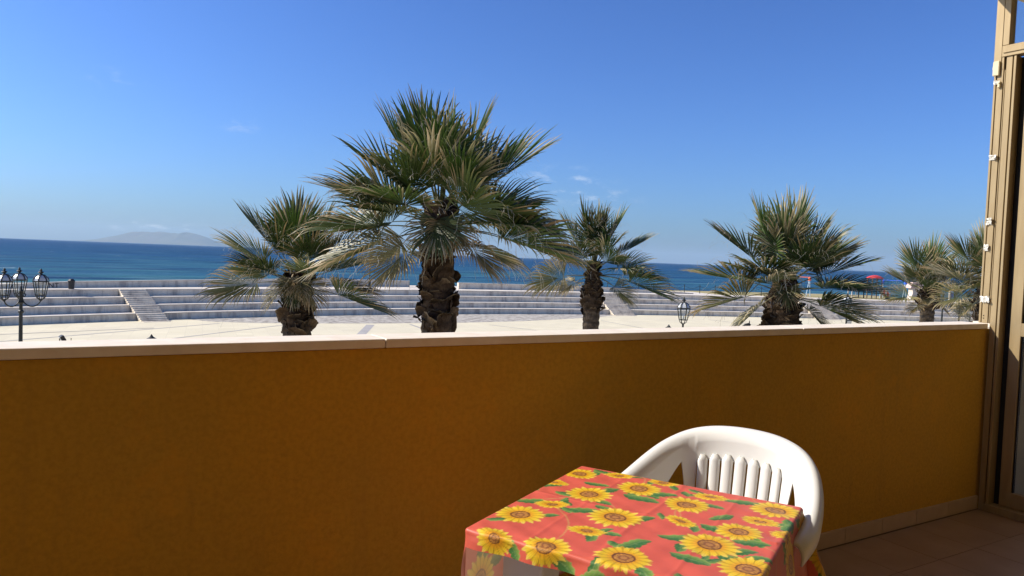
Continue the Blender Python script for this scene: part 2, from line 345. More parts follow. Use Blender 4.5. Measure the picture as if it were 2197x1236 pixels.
for k in range(4):
    z0 = k*RIS-0.02 if k else -0.05
    ring(S0, S1+(3-k)*1.2, [(k*TRD, z0), (k*TRD, (k+1)*RIS-0.05), ((k+1)*TRD+0.02, (k+1)*RIS-0.05), ((k+1)*TRD+0.02, z0)], 'seating_tier', 'terrace', amph)
    ring(S0, S1+(3-k)*1.2, [(k*TRD-0.035, (k+1)*RIS-0.048), (k*TRD-0.035, (k+1)*RIS), ((k+1)*TRD+(1.5 if k == 3 else 0), (k+1)*RIS), ((k+1)*TRD+(1.5 if k == 3 else 0), (k+1)*RIS-0.048)], 'seat_slab', 'tread', amph)
TOPZ = 4*RIS
# stairs cut across the tiers: 3 steps per tier, each its own piece
def stair(px, py, width):
    p = on_z(px, py, 0.0); s_ = np.linspace(-30, 80, 2000); s = s_[np.argmin(np.abs((s_-p[0])*1.0+(td(s_)-p[1])*0.0))]
    n = tnorm(s); t = np.array([n[1], -n[0]]); b0 = arc_pt(s, 0); mbl = MB()
    A = [(b0[0]+t[0]*a+n[0]*o, b0[1]+t[1]*a+n[1]*o) for a, o in ((-width/2, -1.35), (width/2, -1.35), (width/2, -.96), (-width/2, -.96))]
    mbl.add([(*a, -.01) for a in A]+[(*a, .025) for a in A], [(0, 3, 2, 1), (4, 5, 6, 7), (0, 1, 5, 4), (1, 2, 6, 5), (2, 3, 7, 6), (3, 0, 4, 7)])
    fl = mbl.build('stair_flight', 'terrace', amph)
    for k in range(4):
        for j in range(4):
            f0 = k*TRD-(3-j)*0.235-0.24; z1 = k*RIS+(j+1)*RIS/4-0.012; z0 = k*RIS+0.003
            b0 = arc_pt(s, 0)
            q = lambda a, o: (b0[0]+t[0]*a+n[0]*o, b0[1]+t[1]*a+n[1]*o)
            f1 = k*TRD-0.04
            if f1-f0 < 0.05: continue
            mb = MB(); A = [q(-width/2, f0), q(width/2, f0), q(width/2, f1), q(-width/2, f1)]
            mb.add([(*a, z0) for a in A]+[(*a, z1) for a in A], [(0, 3, 2, 1), (4, 5, 6, 7), (0, 1, 5, 4), (1, 2, 6, 5), (2, 3, 7, 6), (3, 0, 4, 7)])
            mb.build('step', 'terrace', fl)
    # flight base: a narrow side plinth so that the flight itself has a body
    return fl, s
_flights = []
for (px, py, w) in ((331, 697, 1.7), (1381, 682, 2.2), (1829, 690, 2.4)):
    _flights.append(stair(px, py, w))
# upper level behind the terraces, bank and beach
def upper_edge(s): return np.interp(s, [-40, 20, 40, 60, 90, 130], [8, 8, 9, 12, 17, 22])
P = []
for s in np.linspace(S0, 130, 90):
    a = arc_pt(s, 4*TRD-0.3); e = arc_pt(s, 4*TRD+upper_edge(s)); e2 = arc_pt(s, 4*TRD+upper_edge(s)+4); e3 = arc_pt(s, 4*TRD+upper_edge(s)+18)
    drop = float(np.interp(s, [84, 92], [0, 0.5]))
    P.append([(*a, TOPZ-0.055-drop), (*e, TOPZ-0.055-drop), (*e2, 0.3), (*e3, SEA_Z-0.4)])
struct(MB().grid(np.array(P), flip=True).build('upper_bank', 'dry_grass'))
P = []
for s in np.linspace(S0, 58, 70):
    P.append([(*arc_pt(s, 4*TRD+0.2), TOPZ-0.012), (*arc_pt(s, 4*TRD+7.5), TOPZ-0.012)])
struct(MB().grid(np.array(P), flip=True).build('promenade', 'tread'))
# low walls on the promenade
def low_wall(name, label, pts, thick=0.32):
    pts = np.array(pts); ss = np.linspace(pts[0, 0], pts[-1, 0], 60); dd = np.polyval(np.polyfit(pts[:, 0], pts[:, 1], 3 if len(pts) > 4 else 2), ss); hh = np.interp(ss, pts[:, 0], pts[:, 2])
    o = thing(name, label, 'low wall', (0, 0, TOPZ-0.012))
    for nm, ma, fr, z0, z1 in (('wall_body', 'terrace', 0, 0, -0.05), ('wall_cap', 'tread', -0.03, -0.047, 0)):
        mb = MB(); P = []
        for s, d, h in zip(ss, dd, hh):
            a = 0 if nm == 'wall_body' else h+z0
            P.append([(s, d+fr, a), (s, d+fr, h+z1), (s, d+thick-fr, h+z1), (s, d+thick-fr, a), (s, d+fr, a)])
        mb.grid(np.array(P), flip=True); mb.add(P[0][:4], [(0, 1, 2, 3)]); mb.add(P[-1][:4], [(3, 2, 1, 0)])
        mb.build(nm, ma, o)
    return o, (lambda s: float(np.interp(s, ss, dd)))
lw1, wd1 = low_wall('promenade_wall', 'low whitewashed wall bending along the promenade beside the tall lantern post and bin', [(-30, 46, .15), (-14, 51.8, .2), (-3.3, 55.9, .28), (.4, 57.6, .44), (8.6, 61.3, .54), (19.6, 64.2, .66), (28.1, 65.3, .57)])
lw2, wd2 = low_wall('promenade_wall', 'low grey wall tapering down along the promenade in front of the chain fence', [(31.8, 62.4, .6), (40, 61.3, .56), (47, 60.0, .5), (53.6, 58.7, .26), (57.4, 57.8, .1)])
# sprayed letters on the first wall
def stroke_letters(text, s0, z0, h, parent, dfun):
    G = {'A': [((0, 0), (.5, 1)), ((.5, 1), (1, 0)), ((.25, .4), (.75, .4))], 'N': [((0, 0), (0, 1)), ((0, 1), (1, 0)), ((1, 0), (1, 1))], 'T': [((0, 1), (1, 1)), ((.5, 1), (.5, 0))]}
    x = s0
    for ch in text:
        mb = MB()
        for (a, b2) in G[ch]:
            pa = (x+a[0]*h*.8, dfun(x+a[0]*h*.8)-0.006, z0+a[1]*h); pb = (x+b2[0]*h*.8, dfun(x+b2[0]*h*.8)-0.006, z0+b2[1]*h)
            mb.bar(pa, pb, 0.05, 0.008, up=(0, 1, 0))
        mb.build('sprayed_letter', 'graffiti', parent); x += h*1.15
stroke_letters('NT', -0.75, 0.05, 0.27, lw1, wd1)

# gravel bed and dark paving bands, each a sheet 4 mm up
up_ = [(7, td(7)-.05)]+[(s, td(s)-.06) for s in np.linspace(9, 42, 24)]+[(45, td(45)-.05)]
lo_ = [(41, 52.6), (37, 51.2), (31, 49.7), (25.7, 49.2), (20, 49.4), (15.3, 50.0), (11, 51.0), (8.5, 52.2)]
_m = MB(); pts = [(a, b2, 0.004) for a, b2 in up_+lo_]; _m.add(pts, [tuple(range(len(pts)-1, -1, -1))]); struct(_m.build('gravel_bed', 'gravel'))
def band(p0, p1, w, z=0.004):
    a, b2 = on_z(*p0, 0)[:2], on_z(*p1, 0)[:2]; d = (b2-a)/np.linalg.norm(b2-a); nn = np.array([-d[1], d[0]])*w/2
    q = [a-nn, b2-nn, b2+nn, a+nn]; m_ = MB(); m_.add([(*v, z) for v in q], [(0, 1, 2, 3)]); struct(m_.build('paving_band', 'strip'))
band((795, 697), (765, 728), 0.55); band((-60, 738), (470, 694), 0.16, 0.008); band((300, 735), (612, 697), 0.16, 0.008)
band((880, 696), (935, 716), 0.2, 0.008); band((1050, 697), (1200, 715), 0.14, 0.008); band((1290, 688), (1420, 712), 0.14, 0.008); band((1520, 686), (1640, 700), 0.14, 0.008)
band((-100, 722), (330, 704), 0.12, 0.012)

# island on the horizon (about 22 km off)
def island():
    prof_px = [(205, 518), (235, 511), (262, 503), (285, 497), (305, 496), (325, 498), (345, 496), (365, 499), (385, 501), (400, 498), (420, 501), (440, 508), (458, 517), (478, 529)]
    D = 22000; rng = np.random.default_rng(3); n = 90; mlat = 26
    xs = np.interp(np.linspace(0, 1, n), np.linspace(0, 1, len(prof_px)), [p[0] for p in prof_px]); ys = np.interp(np.linspace(0, 1, n), np.linspace(0, 1, len(prof_px)), [p[1] for p in prof_px])
    ctr = at_depth(340, 520, D); 
    P = np.zeros((n, mlat, 3))
    jit = rng.normal(0, 1, (n, mlat)); 
    for _ in range(2): jit = (jit+np.roll(jit, 1, 0)+np.roll(jit, -1, 0)+np.roll(jit, 1, 1)+np.roll(jit, -1, 1))/5
    for i in range(n):
        p = at_depth(xs[i], ys[i], D); h = max(p[2]-SEA_Z, 0)
        for j in range(mlat):
            v = (j/(mlat-1))*2-1
            pr = (1-abs(v))**0.8
            hh = SEA_Z-3+(h+3)*pr*(1+0.10*jit[i, j]*(1 if abs(v) > 0.05 else 0.3))
            P[i, j] = (p[0]+_F0[0]*v*1500, p[1]+_F0[1]*v*1500, hh)
    P -= np.array([ctr[0], ctr[1], 0])
    return MB().grid(P).build('island', 'island', smooth=True, loc=(ctr[0], ctr[1], 0))
isl = struct(island())

# ------------------------------------------------------------------ balcony
YI = 2.27                        # inner edge of the coping
PX = 4.61                        # plane of the glazed partition
TOP = CZ-0.28
XL = -3.6
bld = thing('apartment_building', 'ochre building carrying the balcony, with a slab overhead', 'building', (0, 0, 0))
MB().box(XL-2, 9.5, -1.5, -1.2, 0, FZ+3.05).build('rear_wall', 'ochre', bld)
MB().box(XL-2, 9.5, -1.2, 2.36, FZ-0.26, FZ-0.03).build('floor_slab', 'ceiling', bld)
MB().box(XL-2, 9.5, -1.5, 2.40, FZ+3.053, FZ+3.30).build('overhead_slab', 'ceiling', bld)
MB().box(XL-2, 9.5, 0.2, 0.45, 0, FZ-0.263).build('ground_floor_wall', 'ochre', bld)
par = thing('balcony_parapet', 'solid ochre plaster balcony parapet with pale stone coping', 'parapet', (0, 0, FZ))
MB().box(XL, PX+0.06, YI+0.012, YI+0.13, -0.03, 1.0575).build('wall_body', 'ochre', par)
MB().box(XL-0.12, XL, -1.2, YI+0.13, -0.03, 1.0575).build('end_wall', 'ochre', par)
jx = [XL, -1.17, 0.90, 2.97, PX-0.002]
for a, b2 in zip(jx[:-1], jx[1:]):
    bevel(MB().box(a+0.0012, b2-0.0012, YI, YI+0.15, 1.06, 1.09).build('coping_slab', 'marble', par), 0.004)
bevel(MB().box(XL-0.135, XL-0.001, -1.2, YI+0.15, 1.06, 1.09).build('coping_slab', 'marble', par), 0.004)
sk = MB().box(-0.1535, 0.1535, 0, 0.014, 0.002, 0.078).mesh('skirting_tile', 'skirt_tile')
xs = 3.37
for k in range(-22, 5):
    x = 3.37+0.31*k-0.155
    if x > XL+0.2 and x < PX-0.1:
        o = link('skirting_tile', sk, par, (x, YI-0.0025, 0), (random.uniform(-.01, .01), 0, random.uniform(-.004, .004)))
fl = struct(MB().box(XL, PX+0.06, -1.2, YI+0.012, FZ-0.03, FZ-0.006).build('balcony_floor', 'grout'))
tm = MB().box(-0.1635, 0.1635, -0.1635, 0.1635, FZ-0.006, FZ).mesh('floor_tile', 'floor_tile')
x = PX-0.17
while x > XL+0.15:
    y = YI+0.012-0.018-0.166
    while y > -1.1:
        link('floor_tile', tm, fl, (x, y, random.uniform(-0.0008, 0)), (0, 0, random.choice((0, math.pi/2, math.pi))))
        y -= 0.33
    x -= 0.33

# glazed partition at the end of the balcony: bronze aluminium posts, sliding leaf, fanlight
gp = thing('glazed_partition', 'bronze aluminium glazed partition with taped edge post closing the balcony end', 'window', (PX, YI, FZ))
ZT = 3.05
def gbox(name, y0, y1, x0, x1, z0, z1, m='bronze', parent=gp, bv=0.0015):
    o = MB().box(x0, x1, y0, y1, z0, z1).build(name, m, parent)
    if bv: bevel(o, bv, 1)
    return o
# corner post (profile strips); above the coping it also covers the outer part. y relative to the coping's inner edge
gbox('edge_channel', 0.047, 0.059, 0.004, 0.06, 1.0915, ZT-0.5)
gbox('edge_groove', 0.040, 0.047, 0.014, 0.06, 1.0915, ZT-0.5, 'frame_black', bv=0)
gbox('corner_post', 0.007, 0.040, 0.0, 0.06, 1.0915, ZT-0.425)
gbox('post_groove', 0.003, 0.007, 0.012, 0.06, 1.0915, ZT-0.425, 'frame_black', bv=0)
gbox('post_bead', -0.003, 0.003, 0.002, 0.06, 1.0915, ZT-0.5)
gbox('jamb', -0.036, -0.0034, 0.004, 0.075, 0.0, ZT-0.4255)
gbox('jamb_groove', -0.044, -0.036, 0.016, 0.075, 0.0, ZT-0.43, 'frame_black', bv=0)
gbox('jamb_lip', -0.058, -0.044, 0.000, 0.075, 0.0, ZT-0.43)
gbox('jamb_gap_shade', -0.085, -0.058, 0.066, 0.08, 0.0, ZT-0.43, 'frame_black', bv=0)  # black strip standing in for the shade inside the jamb gap
gbox('cover_plate', 0.0205, 0.062, -0.004, 0.0035, ZT-0.50, ZT)
gbox('latch_cover', 0.024, 0.060, -0.016, -0.0045, ZT-0.53, ZT-0.445, 'yellowed', bv=0.004)
gbox('catch_hook', 0.016, 0.030, -0.014, -0.0005, ZT-0.60, ZT-0.565, 'yellowed', bv=0.003)
# fanlight and head rail (in front), sliding leaf (set 5 cm back)
W2 = -1.30
gbox('fanlight_post', 0.0205, 0.060, 0.004, 0.06, ZT-0.4245, ZT)
gbox('fanlight_stile', -0.014, 0.020, -0.002, 0.06, ZT-0.36, ZT-0.06)
gbox('head_rail', W2, 0.020, -0.004, 0.065, ZT-0.425, ZT-0.362)
gbox('head_bead', W2, 0.012, -0.010, -0.0042, ZT-0.405, ZT-0.372, 'bronze')
gbox('top_rail', W2, 0.020, -0.002, 0.06, ZT-0.06, ZT)
fg = gbox('fanlight_pane', W2, -0.0145, 0.03, 0.034, ZT-0.3615, ZT-0.0605, 'glass', bv=0)
leaf = gbox('sliding_leaf', -0.150, -0.092, 0.050, 0.085, 0.045, ZT-0.43)
gbox('leaf_gap_strip', -0.158, -0.150, 0.062, 0.08, 0.045, ZT-0.47, 'frame_black', bv=0)  # black strip along the thin gap between stile and pane
gbox('leaf_rail', W2, -0.1505, 0.046, 0.085, 1.03, 1.105)
gbox('leaf_rail', W2, -0.1505, 0.048, 0.085, 0.045, 0.13)
gbox('leaf_rail', W2, -0.1505, 0.048, 0.085, ZT-0.50, ZT-0.43)
gbox('leaf_pane', W2, -0.1585, 0.068, 0.072, 0.132, 1.028, 'glass', bv=0)
gbox('leaf_pane', W2, -0.1585, 0.068, 0.072, 1.107, ZT-0.502, 'glass', bv=0)
gbox('leaf_stile', W2-0.06, W2, 0.048, 0.085, 0.045, ZT-0.43)
gbox('threshold', W2-0.06, -0.0365, -0.010, 0.10, 0.0005, 0.043, 'bronze')
gbox('partition_wall', -3.46, W2-0.06, 0.0, 0.12, 0.0, ZT, 'ochre')
# crumpled tape left on the post
rt = np.random.default_rng(5)
for (px, py, w, h) in ((2138, 146, .040, .022), (2139, 177, .036, .022), (2131, 338, .042, .028), (2123, 475, .036, .038), (2116, 531, .030, .036), (2113, 642, .052, .036)):
    d = pix_dir(px, py); tt = (PX-0.004)/d[0]; p = CAMP+d*tt
    P = np.zeros((6, 7, 3))
    for i in range(6):
        for j in range(7):
            P[i, j] = (-0.004-abs(rt.normal(0, .0035))-(0.010 if j < 2 else 0)*rt.random(), p[1]-YI-w/2+w*j/6+rt.normal(0, .0015), p[2]-FZ-h/2+h*i/5+rt.normal(0, .002))
    o = MB().grid(P).build('tape_strip', 'tape', gp, smooth=False); s_ = o.modifiers.new('t', 'SOLIDIFY'); s_.thickness = 0.0008
for zz in (1.135, 1.12):
    MB().lathe([(0.0032, 0), (0.0028, 0.002), (0.001, 0.003)], 8).build('screw', 'frame_black', gp, loc=(-0.0005, 0.03, zz)).rotation_euler = (0, -math.pi/2, 0)
# neighbouring balcony seen through the panes
nb = thing('neighbour_parapet', 'pale grey parapet of the next balcony behind the glass partition', 'parapet', (0, 0, FZ))
MB().box(PX+0.12, 9.5, YI+0.012, YI+0.13, -0.03, 1.0575).build('wall_body', 'pale_wall', nb)
MB().box(PX+0.12, 9.5, YI, YI+0.15, 1.06, 1.09).build('coping_slab', 'marble', nb)
struct(MB().box(PX+0.062, 9.5, -1.2, YI+0.012, FZ-0.03, FZ-0.008).build('neighbour_floor', 'skirt_tile'))

# ------------------------------------------------------------------ table and cloth
TZ = FZ+0.72
tFL, tFR, tNL = on_z(1243, 1005, TZ)[:2], on_z(1718, 1083, TZ)[:2], on_z(990, 1133, TZ)[:2]
ex = (tFR-tFL)/np.linalg.norm(tFR-tFL); _a = R_(-4.6); ex = np.array([ex[0]*math.cos(_a)-ex[1]*math.sin(_a), ex[0]*math.sin(_a)+ex[1]*math.cos(_a)]); ey = np.array([-ex[1], ex[0]])      # ey points away from the eye
TW = float(np.linalg.norm(tFR-tFL)); TDp = float(abs(np.dot(tNL-tFL, ey)))*1.02
tFL = (tFL+tFR)/2-ex*TW/2; org = tFL-ey*TDp                                                              # near-left corner
tang = math.atan2(ex[1], ex[0])
tab = thing('plastic_table', 'small white plastic table under the sunflower cloth', 'table', (org[0], org[1], FZ), tang)
bevel(MB().box(0.004, TW-0.004, 0.004, TDp-0.004, 0.688, 0.7165).build('table_top', 'white_plastic', tab), 0.012, 3)
MB().box(0.09, TW-0.09, 0.10, TDp-0.09, 0.64, 0.6875).build('apron', 'white_plastic', tab)
for (x, y) in ((0.11, 0.13), (TW-0.11, 0.13), (0.11, TDp-0.11), (TW-0.11, TDp-0.11)):
    sx = -1 if x < TW/2 else 1; sy = -1 if y < TDp/2 else 1
    mb = MB(); P = []
    for z, w in ((0.0, 0.032), (0.3, 0.040), (0.6395, 0.055)):
        cx_, cy_ = x+sx*0.03*(1-z/0.64), y+sy*0.03*(1-z/0.64)
        P.append([(cx_-w, cy_-w, z), (cx_+w, cy_-w, z), (cx_+w, cy_+w, z), (cx_-w, cy_+w, z), (cx_-w, cy_-w, z)])
    mb.grid(np.array(P)); bevel(mb.build('leg', 'white_plastic', tab), 0.008)
# --- the printed cloth
def smooth(a, b2, x): t = np.clip((x-a)/(b2-a), 0, 1); return t*t*(3-2*t)
def to_cloth(px, py): 
    p = on_z(px, py, TZ)[:2]-org; return float(np.dot(p, ex)), float(np.dot(p, ey))
def paint(P, rng):
    n = len(P); col = np.empty((n, 3)); base = np.array([0.70, 0.125, 0.080])
    # uneven washed red
    v = 0.5+0.25*np.sin(P[:, 0]*37+np.sin(P[:, 1]*23)*2)+0.25*np.sin(P[:, 1]*41+P[:, 0]*13)
    col[:] = base*(0.93+0.12*v[:, None])
    fl = []; BG = 1.08
    px_full = [(1243, 1017, .050), (1264, 1061, .060), (1116, 1104, .060), (1371, 1049, .060), (1320, 1111, .066), (1473, 1084, .060), (1664, 1096, .062), (1585, 1142, .056), (1522, 1170, .066), (1605, 1222, .064)]
    px_half = [(1185, 1082, .046, .5), (1259, 1139, .046, .2), (1460, 1119, .046, -.5), (1525, 1067, .046, .2), (1631, 1119, .048, .0), (1424, 1036, .046, .1), (1329, 1021, .044, .3), (1187, 1035, .045, .2), (1700, 1150, .05, .4)]
    for px, py, r in px_full: fl.append((*to_cloth(px, py), r*BG, rng.random()*6, 1.0, 0))
    for px, py, r, a in px_half: fl.append((*to_cloth(px, py), r*BG, rng.random()*6, 0.62, a))
    fl += [(0.075, -0.012, .052, 1.1, 0.8, -.5), (0.205, 0.004, .058, 0.3, 1.0, 0), (0.375, 0.045, .066, 0.6, 1.0, 0), (0.55, -0.02, .055, 2, .62, .4)]
    # hanging sides
    for (a, b2, r) in ((-.16, .07, .065), (-.11, .24, .058), (-.22, .36, .062), (-.12, .50, .06), (-.26, .2, .055), (-.07, .40, .045), (TW+.09, .10, .06), (TW+.17, .27, .065), (TW+.08, .42, .058), (TW+.2, .52, .06), (TW+.23, .05, .05), (TW+.06, .62, .055), (TW+.12, TDp+.1, .065), (TW+.05, TDp+.17, .05), (.1, TDp+.1, .06), (.3, TDp+.12, .06), (.5, TDp+.09, .06), (TW+.21, .40, .045)):
        fl.append((a, b2, r, rng.random()*6, 1.0, 0))
    # leaves: two or three round each flower plus loose ones
    lv = []
    for (cx_, cy_, r, rot, sq, a) in fl:
        for k in range(rng.integers(1, 4)):
            th = rng.random()*6.283; lv.append((cx_+math.cos(th)*r*1.08, cy_+math.sin(th)*r*1.08*sq, th+rng.normal(0, .5), rng.uniform(.024, .040), rng.uniform(.32, .5)))
    for px, py, L, th in ((1253, 1096, .05, .2), (1375, 1070, .055, -.2), (1540, 1137, .05, -.4), (1590, 1205, .06, -.3), (1170, 1040, .05, .3), (1360, 1168, .05, .9), (1455, 1155, .05, .1), (1600, 1080, .045, .1), (1140, 1075, .045, .4), (1280, 1040, .04, 0), (1480, 1200, .05, -.3), (1612, 1166, .045, .1), (1420, 1062, .045, .3), (1545, 1112, .035, .8)):
        c_ = to_cloth(px, py); lv.append((c_[0], c_[1], th, L, .42))
    for k in range(40): lv.append((rng.uniform(-.3, TW+.3), rng.uniform(-.05, TDp+.25), rng.random()*6.28, rng.uniform(.022, .04), .5))
    # thin stems
    for k in range(34):
        i, j = rng.integers(0, len(fl), 2); a = np.array(fl[i][:2]); b2 = np.array(fl[j][:2]); L = np.linalg.norm(b2-a)
        if L < .04 or L > .30: continue
        d = (b2-a)/L; q = P-a; u = q@d; w = q@np.array([-d[1], d[0]])-np.sin(np.clip(u/L, 0, 1)*math.pi)*L*.16
        mk = (np.abs(w) < .0022) & (u > 0) & (u < L); col[mk] = col[mk]*.45+np.array([.62, .40, .13])*.55
    for (cx_, cy_, th, L, asp) in lv:
        q = P-np.array([cx_, cy_]); near = (np.abs(q) < L*1.1).all(1)
        if not near.any(): continue
        idx = np.where(near)[0]; q = q[idx]; u = (q[:, 0]*math.cos(th)+q[:, 1]*math.sin(th))/L; w = (-q[:, 0]*math.sin(th)+q[:, 1]*math.cos(th))/L
        w = w-0.12*np.sin(u*2.4)
        edge = asp*np.clip(1-u*u, 0, 1)**0.8*(1+0.1*np.sin(u*16))
        ins = np.abs(w) < edge; rel = w/np.maximum(edge, 1e-4)
        cl = np.array([.05, .17, .04])[None]*(1-smooth(-.2, 1, rel))[:, None]+np.array([.22, .36, .07])[None]*smooth(-.2, 1, rel)[:, None]
        vein = (np.abs(w) < .035) | (np.abs(np.sin((u-np.abs(w)*.9)*9)) < .12)
        cl[vein] = cl[vein]*.6+np.array([.30, .42, .16])*.4; rim = (np.abs(rel) > .88) & (w > 0); cl[rim] = np.array([.34, .36, .12])
        col[idx[ins]] = cl[ins]
    for (cx_, cy_, r, rot, sq, a) in fl:
        q = P-np.array([cx_, cy_]); near = (np.abs(q) < r*1.25).all(1)
        if not near.any(): continue
        idx = np.where(near)[0]; q = q[idx]; ca, sa = math.cos(a), math.sin(a)
        u = (q[:, 0]*ca+q[:, 1]*sa)/r; w = (-q[:, 0]*sa+q[:, 1]*ca)/(r*sq)
        rr = np.hypot(u, w); th = np.arctan2(w, u)+rot
        np_ = 17; ph = th*np_/6.2832; k1 = np.floor(ph); fr = np.abs(ph-k1-.5)*2          # 0 at petal axis
        jit = np.sin(k1*12.9898+rot*7)*43758.5; jit = jit-np.floor(jit)
        e1 = (.88+.20*jit)*(1-.34*fr**1.5)
        ph2 = ph+.5; k2 = np.floor(ph2); fr2 = np.abs(ph2-k2-.5)*2; jit2 = np.sin(k2*78.233+rot*3)*43758.5; jit2 = jit2-np.floor(jit2)
        e2 = (.82+.22*jit2)*(1-.36*fr2**1.5)
        cl = np.zeros((len(q), 3)); ins = rr < np.maximum(e1, e2)
        back = rr >= e1
        yel = np.array([.88, .60, .025]); org_ = np.array([.80, .36, .012]); pale = np.array([.92, .74, .20])
        tt = smooth(.35, .75, rr)[:, None]; cl = org_*(1-tt)+yel*tt
        t2 = (smooth(.72, .95, rr)*(1-fr))[:, None]; cl = cl*(1-t2*.6)+pale*t2*.6
        ln = smooth(.72, .98, fr)[:, None]; cl = cl*(1-ln*.38)
        cl = np.where(back[:, None], cl*np.array([.86, .74, .6]), cl)
        cl *= (0.94+0.1*np.sin(th*61))[:, None]
        cr = .40 if sq > .8 else .30
        c_out = rr < cr; cl[c_out] = np.array([.155, .050, .015])
        m2 = rr < cr*.84; cl[m2] = np.array([.58, .27, .055])*(0.8+.35*np.sin(rr[m2]*260+th[m2]*9))[:, None]
        m3 = rr < cr*.48; cl[m3] = np.array([.27, .10, .03]); m4 = rr < cr*.30; cl[m4] = np.array([.50, .23, .06])
        col[idx[ins]] = cl[ins]
    return np.clip(col, 0.003, 0.95)
def make_cloth():
    OL, OR, OF, OB = 0.30, 0.27, 0.048, 0.24; st = 0.0024
    us = np.arange(-OL, TW+OR+st, st); vs2 = np.arange(-OF, TDp+OB+st, st)
    U, V = np.meshgrid(us, vs2, indexing='ij'); sh = U.shape; U = U.ravel(); V = V.ravel()
    eu = np.where(U < 0, U, np.where(U > TW, U-TW, 0)); ev = np.where(V < 0, V, np.where(V > TDp, V-TDp, 0))
    # front hem hangs lower towards the right
    r = np.hypot(eu, ev); rs = np.maximum(r, 1e-6); nx, ny = eu/rs, ev/rs
    th = np.arctan2(ny, nx)
    rb = 0.010                                       # bend radius over the edge
    a = np.clip(r/rb, 0, math.pi/2); down = rb*(1-np.cos(a))+np.maximum(r-rb*math.pi/2, 0); outw = rb*np.sin(a)
    s_al = np.where(np.abs(eu) > 0, V, 0)+np.where(np.abs(ev) > 0, U, 0)
    corner = np.minimum(np.abs(nx), np.abs(ny))*2**.5
    hang = np.maximum(r-0.02, 0)
    wave = hang*(0.09*np.sin(s_al*19+0.6)+0.05*np.sin(s_al*41+1.7))*(1-corner)
    fold = hang*(0.30*corner-0.10*np.abs(np.sin(2*th))**2*np.cos(6*th))
    flare = hang*np.where(U < 0, 0.0, 0.10); wave = wave*np.where(U < 0, .45, 1); fold = fold*np.where(U < 0, .25, 1)
    o2 = outw+wave*0.8+fold+flare
    down = down*np.sqrt(np.clip(1-0.12*corner, 0, 1))
    X = np.clip(U, 0, TW)+nx*o2; Y = np.clip(V, 0, TDp)+ny*o2; Z = 0.7195-down
    top = r < 1e-6
    dE = np.minimum(np.minimum(U, TW-U), np.minimum(V, TDp-V))
    Z = Z+np.where(top, 0.0010*np.sin(U*23+V*9)*np.sin(V*31)*smooth(0, .05, dE)+0.0012, 0.0012)
    cr = lambda d, w: np.exp(-(d/w)**2)
    Z = Z+np.where(top, .0016*cr(U-TW*.5+.006*np.sin(V*9), .007)+.0016*cr(V-TDp*.52+.005*np.sin(U*11), .007)+.0011*cr(U-TW*.24, .006)+.0011*cr(U-TW*.76, .006)+.0012*np.sin((U*.7+V)*60)*smooth(.10, .0, dE)*smooth(0, .02, dE)+.0008*np.sin(U*73+V*41)*np.sin(V*57-U*22), 0)
    # puckers just inside the front edge
    Z = Z+np.where(top, 0.0022*np.exp(-((V)/.03)**2)*np.sin(U*42), 0)
    Y = Y-np.where(ev < 0, 0.005*np.sin(U*42)*np.clip(r/.03, 0, 1), 0)
    # the long left side billows out and forward a little
    X = X+np.where(eu < 0, 0.012*np.clip(-eu/.3, 0, 1)**1.5*(1+0.4*np.sin(V*9)), 0)
    mb = bpy.data.meshes.new('tablecloth'); vv = np.stack([X, Y, Z], 1)
    A, B = sh; ii = (np.arange(A-1)[:, None]*B+np.arange(B-1)[None]).ravel(); quads = np.stack([ii, ii+B, ii+B+1, ii+1], 1)
    mb.vertices.add(len(vv)); mb.vertices.foreach_set('co', vv.ravel().astype(np.float32))
    mb.loops.add(len(quads)*4); mb.loops.foreach_set('vertex_index', quads.ravel().astype(np.int32))
    mb.polygons.add(len(quads)); mb.polygons.foreach_set('loop_start', np.arange(0, len(quads)*4, 4, dtype=np.int32)); mb.polygons.foreach_set('loop_total', np.full(len(quads), 4, np.int32))
    mb.update(); mb.validate(); mb.materials.append(MT['cloth']); mb.polygons.foreach_set('use_smooth', [True]*len(quads))
    set_col(mb, paint(np.stack([U, V], 1), np.random.default_rng(12)))
    return mb
cl = link('tablecloth', make_cloth(), None, (org[0], org[1], FZ), (0, 0, tang))
tag(cl, 'red oilcloth printed with yellow sunflowers draped over the small table', 'tablecloth')

# ------------------------------------------------------------------ white plastic armchair
chair = thing('plastic_chair', 'white moulded plastic armchair with slatted back tucked behind the table', 'chair', (0, 0, FZ))
def even(ts, vals, deg=3): c = np.polyfit(np.array(ts)**2, vals, deg); return lambda t: np.polyval(c, np.asarray(t)**2)
def odd(ts, vals, deg=3):
    ts = np.array(ts); c = np.polyfit(ts[1:]**2, np.array(vals)[1:]/ts[1:], deg); return lambda t: np.asarray(t)*np.polyval(c, np.asarray(t)**2)
tt_ = [0, .2, .4, .6, .8, 1.0]
rx, ry, rz = odd(tt_, [0, .115, .205, .262, .288, .283]), even(tt_, [.255, .243, .192, .085, -.05, -.20], 4), even(tt_, [.80, .794, .766, .715, .668, .642], 4)
sx_, sy_, sz_ = odd(tt_, [0, .100, .178, .218, .232, .228]), even(tt_, [.175, .168, .135, .05, -.06, -.20], 4), (lambda t: 0.43+0*np.asarray(t))
def S(t, w):
    bul = 0.018*np.sin(np.pi*np.clip(w, 0, 1))
    x = rx(t)*(1-w)+sx_(t)*w; y = ry(t)*(1-w)+sy_(t)*w+bul*0.6; z = rz(t)*(1-w)+sz_(t)*w
    return np.stack([x, y, z], -1)
def outn(t):
    e = 1e-3; dx = (rx(t+e)-rx(t-e)); dy = (ry(t+e)-ry(t-e)); L = np.hypot(dx, dy); return np.stack([-dy/L, dx/L], -1)*1.0
